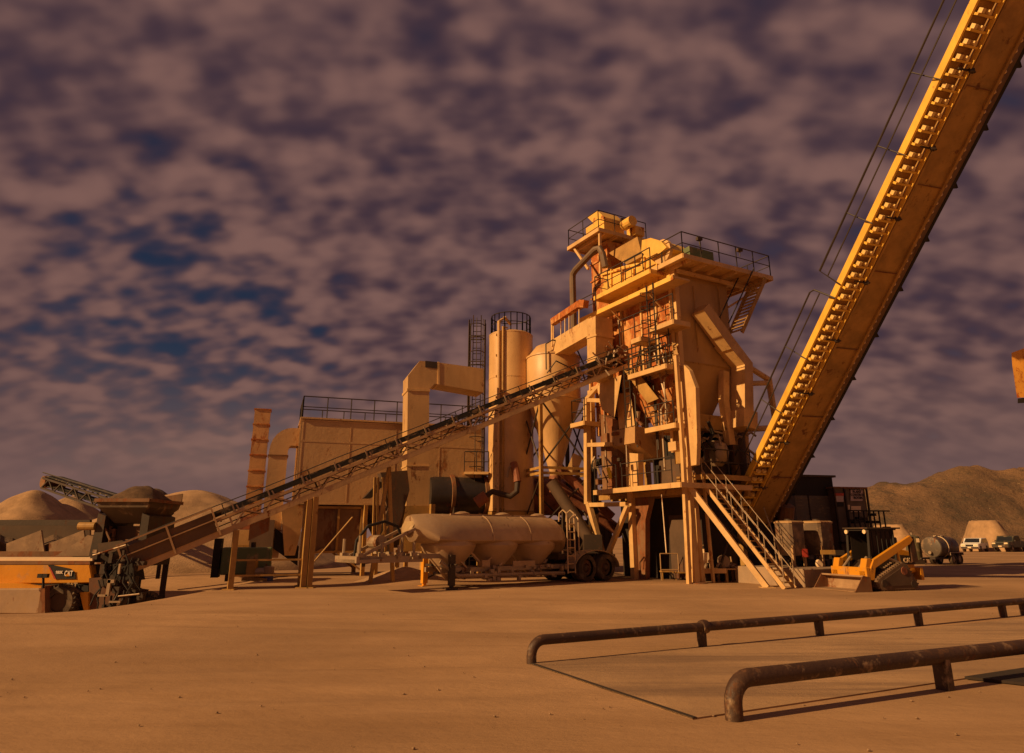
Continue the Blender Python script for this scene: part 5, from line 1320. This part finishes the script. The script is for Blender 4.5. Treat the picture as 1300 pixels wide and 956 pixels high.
# control house
HA = lambda px, Y: at(px, 660, Y)
hx = HA(1012, 34); CH = thing('control_house', 'grey clad plant control house with black upper storey under the giant conveyor', 'control house', (hx.x + 1.2, 35.5, 0))
z1 = at(1012, 629, 34).z; z2 = at(1012, 605, 34).z
HM = Matrix((V((.97, .24, 0)), V((-.24, .97, 0)), Z)).transposed()
ho = lambda x, y, z: V((hx.x, 34, 0)) + HM @ V((x, y, z))
m = MB().box(ho(1.15, 1.5, z1 / 2), (2.3, 3, z1), HM); m.build('lower_wall', grey, CH)
m = MB(); 
for i in range(20): m.box(ho(1.15, -.012, .3 + i * .17), (2.28, .02, .03), HM)
m.build('cladding_rib', grey, CH)
MB().box(ho(1.15, 1.5, (z1 + z2) / 2), (2.2, 3, z2 - z1), HM).build('upper_wall', blackm, CH)
MB().box(ho(1.15, 1.5, z2 + .05), (2.5, 3.2, .1), HM).build('roof', dsteel, CH)
MB().box(ho(.75, -.02, z1 / 2), (.06, .03, z1), HM).build('corner_trim', voidm, CH)
# cabin with signs
cx0 = HA(1062, 34); SCn = thing('sign_cabin', 'narrow cabin wall carrying the control room sign and pale notices', 'cabin', (cx0.x + .9, 35.4, 0))
so_ = lambda x, y, z: V((cx0.x, 34.0, 0)) + HM @ V((x, y, z)); zt_ = at(1062, 620, 34).z
cm_ = mat('cabin_wall_paint', (.16, .115, .08), rust=.15, rough=.7, var=.2)
MB().box(so_(.95, 1.3, zt_ / 2), (1.75, 2.6, zt_), HM).build('wall', cm_, SCn)
MB().box(so_(.95, 1.3, zt_ + .04), (1.95, 2.8, .08), HM).build('roof', rustd, SCn)
for x in (.02, .62, 1.88): MB().box(so_(x, -.06, zt_ / 2), (.07, .08, zt_), HM).build('frame_post', dsteel, SCn)
xd, yd = V((.97, .24, 0)), Z
def sgn(px0, px1, py0, py1, m_, name, off=.06):
    pl_ = lambda x, y: pl(x, y, so_(0, -off, 0), xd)
    return MB().prism([pl_(px0, py0), pl_(px1, py0), pl_(px1, py1), pl_(px0, py1)], HM @ V((0, .02, 0))).build(name, m_, SCn), pl_
sg, pl_ = sgn(1080, 1095, 619, 636, signw, 'sign_board')
c_ = pl_(1087.5, 622.3) - HM @ V((0, .025, 0))
text('lettering', 'ASPHALT\nPLANT\nCONTROL\nROOM', signink, sg, c_, xd, yd, .165, bold=.004)
s2_, pl_ = sgn(1060.5, 1071, 626, 637, signw, 'red_header_sign'); 
MB().prism([pl_(1060.5, 626) - V((0, .02, 0)), pl_(1071, 626) - V((0, .02, 0)), pl_(1071, 629.5) - V((0, .02, 0)), pl_(1060.5, 629.5) - V((0, .02, 0))], V((0, .01, 0))).build('header', redp, s2_)
sgn(1063, 1071, 638, 643, blackm, 'window'); sgn(1075, 1079, 641, 647, paper, 'notice'); sgn(1080.5, 1093, 642.5, 650, paper, 'notice')
m = MB(); rnd = random.Random(14)
for i in range(8): m.beam(so_(-.1 + i * .28, -1.0, 0), so_(-.1 + i * .28, -1.0, 2.9), .05)
for z in (1.2, 2.0, 2.9): m.beam(so_(-.1, -1.0, z), so_(2.2, -1.0, z), .06)
for i in range(16): m.box(so_(rnd.uniform(0, 2.1), -.8, rnd.uniform(1.6, 2.8)), (.25, .3, .12))
m.build('stair_railing', blackm, SCn)
MB().box(so_(1.05, -.5, 1.45), (2.3, .9, .08), HM).build('landing', voidm, SCn)
# dark pickup-like plant behind the loader
DT = thing('generator_trailer', 'black boxy generator set parked behind the tracked loader', 'generator', (at(1088, 712, 36).x, 36.6, 0))
c_ = at(1085, 712, 36)
MB().box((c_.x, 36.7, 1.35), (2.2, 1.4, 1.3)).build('enclosure', voidm, DT, bevel=.05)
MB().box((c_.x + 1.6, 36.6, 1.2), (1.3, 1.4, 1.0)).build('control_end', olive, DT, bevel=.05)
MB().box((c_.x + .5, 36.6, .6), (3.6, 1.0, .15)).build('chassis', dsteel, DT)
for x in (-.5, .9): wheelw(DT, V((c_.x + x, 36.0, .36)), .36, .25, dsteel)
MB().tube(V((c_.x - .6, 36.7, 2.0)), V((c_.x - .6, 36.7, 2.35)), .06, 8).build('exhaust', rustd, DT)
c_ = gr(1163, 716); OT = thing('upright_tank', 'tall olive-brown upright tank between the loader and the road tanker', 'tank', tuple(c_))
MB().lathe([(.42, .25), (.45, .3), (.45, 1.65), (.4, 1.75), (.1, 1.85)], (0, 0, 0), 24).build('tank_body', mat('olive_brown', (.12, .10, .05), rust=.3, dust=.2), OT, local=True, smooth=True)
MB().box((0, 0, .13), (1.0, .9, .26)).build('base', dsteel, OT, local=True)
MB().box((.1, -.45, 1.5), (.2, .03, .25)).build('label_plate', paper, OT, local=True)
MB().lathe([(.06, 1.85), (.06, 2.0)], (0, 0, 0), 8).build('valve', steel, OT, local=True)
# ---- road tanker trailer (small)
c_ = gr(1196, 716.5); SM = thing('water_trailer', 'small dark round tank trailer with pale ring parked right of the loader', 'tank trailer', (c_.x, c_.y, 0), .55)
TRX = SM
LP('tank', MB().lathe([(.35, -1.05), (.62, -1.0), (.66, -.95), (.66, 1.15), (.6, 1.25), (.3, 1.3)], (0, 0, 1.08), 32, (1, 0, 0)), mat('dark_trailer_tank', (.10, .075, .055), rust=.3, rough=.45, dust=.2), smooth=True)
LP('tank_ring', MB().lathe([(.675, -.05), (.70, -.02), (.70, .02), (.675, .05)], (-.15, 0, 1.08), 32, (1, 0, 0), caps=False), paper, smooth=True)
LP('hatch', MB().lathe([(.22, 0), (.24, .08), (.12, .12)], (.3, 0, 1.72), 16).box((-.1, 0, 1.80), (.5, .2, .04)), steel)
LP('frame', MB().box((0, 0, .40), (2.9, .8, .12)).beam((-1.4, 0, .4), (-2.4, 0, .4), .1), dsteel)
for x in (.2, .95):
    for s_ in (-1, 1): wheel(SM, (x, s_ * .62, .34), .34, .22, s_, steel)
for s_ in (-1, 1): LP('mudguard', MB().box((.58, s_ * .62, .74), (1.6, .28, .04)).box((-.2, s_ * .62, .66), (.04, .28, .16)).box((1.36, s_ * .62, .66), (.04, .28, .16)), steel)
LP('pump_box', MB().box((1.55, 0, .75), (.4, .7, .5)), redp); LP('jack_stand', MB().beam((-1.9, 0, .4), (-1.9, 0, 0), .08), dsteel)
LP('tail_valve', MB().lathe([(.1, -.15), (.1, .1)], (-1.1, 0, .75), 10, (1, 0, 0)), steel)
# ---- cars
def car(name, label, cat, loc, rz, paint, kind):
    global TRX
    t = thing(name, label, cat, loc, rz, group='vehicles parked by the far soil heaps'); TRX = t
    if kind == 'suv':
        prof = [(-2.3, .35), (-2.32, .75), (-2.1, .95), (-1.15, 1.02), (-.45, 1.58), (1.7, 1.62), (2.2, 1.1), (2.3, .8), (2.28, .35)]
        wz = [(-1.0, 1.05), (-.42, 1.5), (1.62, 1.53), (2.02, 1.08)]
    else:
        prof = [(-2.75, .5), (-2.8, .9), (-2.7, 1.15), (-1.5, 1.2), (-.9, 1.85), (.55, 1.88), (.8, 1.25), (2.75, 1.22), (2.8, .9), (2.75, .5)]
        wz = [(-1.35, 1.25), (-.85, 1.76), (.48, 1.78), (.66, 1.25)]
    b_ = LP('body', MB().loft([[V((x, -.92, z)) for x, z in prof], [V((x, .92, z)) for x, z in prof]]), paint, bevel=.05)
    for s_ in (-1, 1): LP('side_window', MB().prism([V((x, s_ * .925 - .01, z)) for x, z in wz], V((0, .02, 0))), glass)
    (xa, za), (xb, zb_) = wz[0], wz[1]
    LP('windscreen', MB().prism([V((xa - .07, -.8, za + .02)), V((xa - .07, .8, za + .02)), V((xb - .05, .72, zb_ + .02)), V((xb - .05, -.72, zb_ + .02))], V((-.03, 0, .03))), glass)
    for x in (prof[0][0] + .95, -prof[0][0] - 1.0):
        for s_ in (-1, 1): wheel(t, (x, s_ * .83, .37 if kind == 'suv' else .42), .37 if kind == 'suv' else .42, .26, s_, steel)
    for s_ in (-.65, .65): LP('headlight', MB().box((prof[1][0] + .02, s_, .78 if kind == 'suv' else 1.0), (.1, .35, .16)), paper)
    LP('bumper', MB().box((prof[0][0] - .03, 0, .5 if kind == 'suv' else .65), (.16, 1.75, .22)), dsteel)
    LP('grille', MB().box((prof[1][0] + .03, 0, .75 if kind == 'suv' else .95), (.08, .8, .22)), blackm)
    LP('licence_plate', MB().box((prof[0][0] - .12, 0, .52 if kind == 'suv' else .66), (.03, .35, .14)), paper)
    for s_ in (-1, 1): LP('wing_mirror', MB().box((wz[0][0] + .2, s_ * 1.02, wz[0][1] + .05), (.15, .2, .14)), dsteel)
    return t
c_ = gr(1239, 700.5); car('parked_car', 'white car parked in front of a sunlit soil heap', 'car', (c_.x, c_.y, 0), .75, white, 'suv')
c_ = gr(1284, 700.5); tk = car('pickup_truck', 'dark pickup truck parked at the far right edge beside the white car', 'pickup truck', (c_.x, c_.y, 0), .6, olive, 'pick')
LP('roof_rack', MB().box((1.7, 0, 1.5), (1.9, 1.7, .06)).box((.9, -.8, 1.35), (.06, .06, .3)).box((2.6, -.8, 1.35), (.06, .06, .3)).box((2.6, .8, 1.35), (.06, .06, .3)), dsteel)

# ================================================================== small gear in front of the tower
c_ = gr(910, 739); PT = thing('pump_table', 'steel table loaded with pump and valves beside the tower stairs', 'pump table', (c_.x, c_.y, 0), .12)
TRX = PT
LP('table_top', MB().box((0, 0, .50), (1.9, .9, .05)), tan); LP('apron', MB().box((-.35, -.47, .44), (1.15, .04, .18)), cream)
for x in (-.85, .25, .85):
    for y in (-.4, .4): LP('leg', MB().box((x, y, .24), (.09, .09, .48)), under)
m = MB().box((-.45, 0, .92), (.36, .34, .38)).box((-.45, 0, .62), (.16, .16, .25)).tube((-.45, 0, 1.1), (-.45, 0, 1.25), .05, 8); LP('meter_box', m, paper)
m = MB().lathe([(.06, -.12), (.24, -.11), (.24, -.08), (.1, -.07), (.1, .07), (.24, .08), (.24, .11), (.06, .12)], (.3, -.1, .78), 22, (.3, 1, 0)); LP('hose_reel', m, steel, smooth=True)
m = MB(); rnd = random.Random(77)
for i in range(16): x, y = rnd.uniform(-.85, .85), rnd.uniform(-.35, .35); m.lathe([(.05, -.1), (.06, .1)], (x, y, .53 + rnd.random() * .35), 8, (rnd.random(), rnd.random(), rnd.random())).tube((x, y, .5), (x, y, .7), .03, 5)
LP('valve', m, steel)
m = MB().beam((-.9, -.3, .5), (-.8, -.3, 1.35), .035).beam((-.8, -.3, 1.35), (-.55, -.3, 1.4), .035).beam((.8, .2, .5), (.75, .2, .95), .05); LP('lever', m, tan)
c_ = gr(879, 738); FE = thing('fire_extinguisher', 'red fire extinguisher standing by the tower leg', 'fire extinguisher', tuple(c_))
MB().lathe([(.09, 0), (.1, .03), (.1, .45), (.05, .53), (.03, .56)], (0, 0, 0), 16).build('cylinder', redp, FE, local=True, smooth=True)
MB().box((0, 0, .58), (.12, .04, .05)).build('handle', blackm, FE, local=True)
c_ = gr(852, 737); FR_ = thing('wire_frame_stand', 'thin empty steel frame stand on the ground in front of the dark motor room', 'stand', tuple(c_), .1)
TRX = FR_
m = MB()
for x in (-.4, .35): m.tube((x, 0, 0), (x, 0, 1.05), .022, 6)
m.tube((-.4, 0, 1.05), (.35, 0, 1.05), .022, 6); m.tube((-.4, 0, .42), (.35, 0, .42), .022, 6); LP('frame', m, tan)
m = MB().box((-.2, -.1, .36), (.5, .3, .05)).box((.4, .1, .3), (.5, .3, .04)).tube((.6, .2, 0), (.6, .2, .3), .02, 5).tube((-.4, -.2, 0), (-.4, -.2, .35), .02, 5).tube((.2, -.05, 0), (.2, -.05, .35), .02, 5); LP('tray', m, under)
c_ = gr(884, 741); o = MB().lathe([(.42, 0), (.4, .04), (.2, .06)], (0, 0, 0), 20).build('drain_cover', rustd, smooth=True); o.location = c_; tag(o, 'round rusty cover plate lying at the foot of the tower leg', 'cover plate')

# long closed container behind the drum and silos
c0_ = at(552, 700, 38.5); CT = thing('storage_container', 'long dark brown steel container standing behind the dryer drum', 'container', (c0_.x + 4.6, 40.5, 0), .33)
TRX = CT
LP('wall', MB().box((0, 0, 1.4), (10.5, 2.4, 2.5)), mat('container_brown', (.07, .042, .026), rust=.3, rough=.8))
m = MB()
for i in range(34): m.box((-5.1 + i * .31, -1.215, 1.4), (.12, .03, 2.3))
LP('corrugation', m, MATS['container_brown'])
LP('skid', MB().box((0, 0, .07), (10.2, 2.0, .13)), dsteel)
# slanting dark transfer screw behind the trailer rear
q = lambda x, y, Y=31.8: at(x, y, Y)
SW = thing('transfer_screw', 'dark slanting transfer screw behind the rear wheels of the tanker trailer', 'screw conveyor', (q(735, 720).x, 31.8, 0))
MB().tube(q(700, 612, 32.4), q(752, 690), .28, 14).build('tube', brownw, SW, smooth=True)
MB().box(q(752, 692), (.8, .7, .9)).build('hopper', dsteel, SW); MB().box((q(752, 700).x, 31.8, .4), (.6, .5, .8)).build('stand', dsteel, SW)
MB().beam(q(715, 650, 32.2), V((q(715, 650).x, 32.2, 0)), .12).build('leg', dsteel, SW)

# scattered small stones on the yard
rnd = random.Random(55)
protos = []
for k in range(4):
    m = MB(); bm_ = bmesh.new(); bmesh.ops.create_icosphere(bm_, subdivisions=2, radius=1)
    m.v = [V(v.co) * (1 + .35 * noise.noise(V(v.co) * 1.3 + V((k * 9, 0, 0)))) for v in bm_.verts]; m.f = [tuple(v.index for v in f.verts) for f in bm_.faces]; bm_.free()
    protos.append(m)
m = MB()
for i in range(260):
    y = 5.5 + 22 * rnd.random() ** 1.5; x = rnd.uniform(-.85, .9) * y
    s_ = rnd.uniform(.005, .016); a = rnd.random() * 6.28; pr = protos[i % 4]; ca, sa_ = math.cos(a), math.sin(a)
    m.add([V((x + (v.x * ca - v.y * sa_) * s_, y + (v.x * sa_ + v.y * ca) * s_, gz(x, y) + .012 + v.z * s_ * .6)) for v in pr.v], pr.f)
o = m.build('loose_stones', mat('stone', (.30, .19, .11), rough=1, var=.3, streak=False)); o['kind'] = 'stuff'

# ------------------------------------------------------------------ separate meshes whose pieces stand apart
import numpy as np
def split_apart(o):
    me = o.data; n = len(me.vertices)
    if n == 0 or n > 30000: return
    par = list(range(n))
    def fd(x):
        while par[x] != x: par[x] = par[par[x]]; x = par[x]
        return x
    for e in me.edges:
        a, b = fd(e.vertices[0]), fd(e.vertices[1])
        if a != b: par[a] = b
    roots = {}
    for i in range(n): roots.setdefault(fd(i), []).append(i)
    if len(roots) < 2 or len(roots) > 400: return
    co = np.empty(n * 3); me.vertices.foreach_get('co', co); co = co.reshape(-1, 3)
    isl = list(roots.values()); pts = [co[i] for i in isl]
    # sample along edges so long thin members are compared by their real distance
    lng = [max(p.max(0) - p.min(0)) for p in pts]; bbl = [p.min(0) for p in pts]; bbh = [p.max(0) for p in pts]
    k = len(isl); g = list(range(k))
    def f2(x):
        while g[x] != x: g[x] = g[g[x]]; x = g[x]
        return x
    for i in range(k):
        for j in range(i + 1, k):
            if f2(i) == f2(j): continue
            gap = np.maximum(0, np.maximum(bbl[i] - bbh[j], bbl[j] - bbh[i])); lim = max(.02, .5 * max(lng[i], lng[j]))
            if np.linalg.norm(gap) > lim: continue
            a, b = pts[i], pts[j]
            d = np.sqrt(((a[:, None, :] - b[None, :, :]) ** 2).sum(2)).min()
            if d < lim: g[f2(i)] = f2(j)
    gs = {}
    for i in range(k): gs.setdefault(f2(i), []).append(i)
    if len(gs) < 2 or len(gs) > 100: return
    vg = np.zeros(n, int)
    for gi, (r, ii) in enumerate(gs.items()):
        for i in ii:
            for v in isl[i]: vg[v] = gi
    polys = [[] for _ in gs]
    for p in me.polygons: polys[vg[p.vertices[0]]].append(tuple(p.vertices))
    smooth = me.polygons[0].use_smooth; par_o = o.parent; mt = me.materials[0]
    for gi, fs in enumerate(polys):
        ids = sorted({v for f in fs for v in f}); mp = {v: i for i, v in enumerate(ids)}
        m2 = bpy.data.meshes.new(me.name); m2.from_pydata([tuple(co[v]) for v in ids], [], [tuple(mp[v] for v in f) for f in fs]); m2.materials.append(mt)
        if smooth: m2.shade_smooth(); m2.set_sharp_from_angle(angle=R(35))
        if gi == 0: o.data = m2
        else:
            c_ = bpy.data.objects.new(o.name.split('.')[0], m2); C.objects.link(c_); c_.parent = par_o
for o in list(bpy.data.objects):
    if o.type == 'MESH' and o.parent is not None and not o.children: split_apart(o)
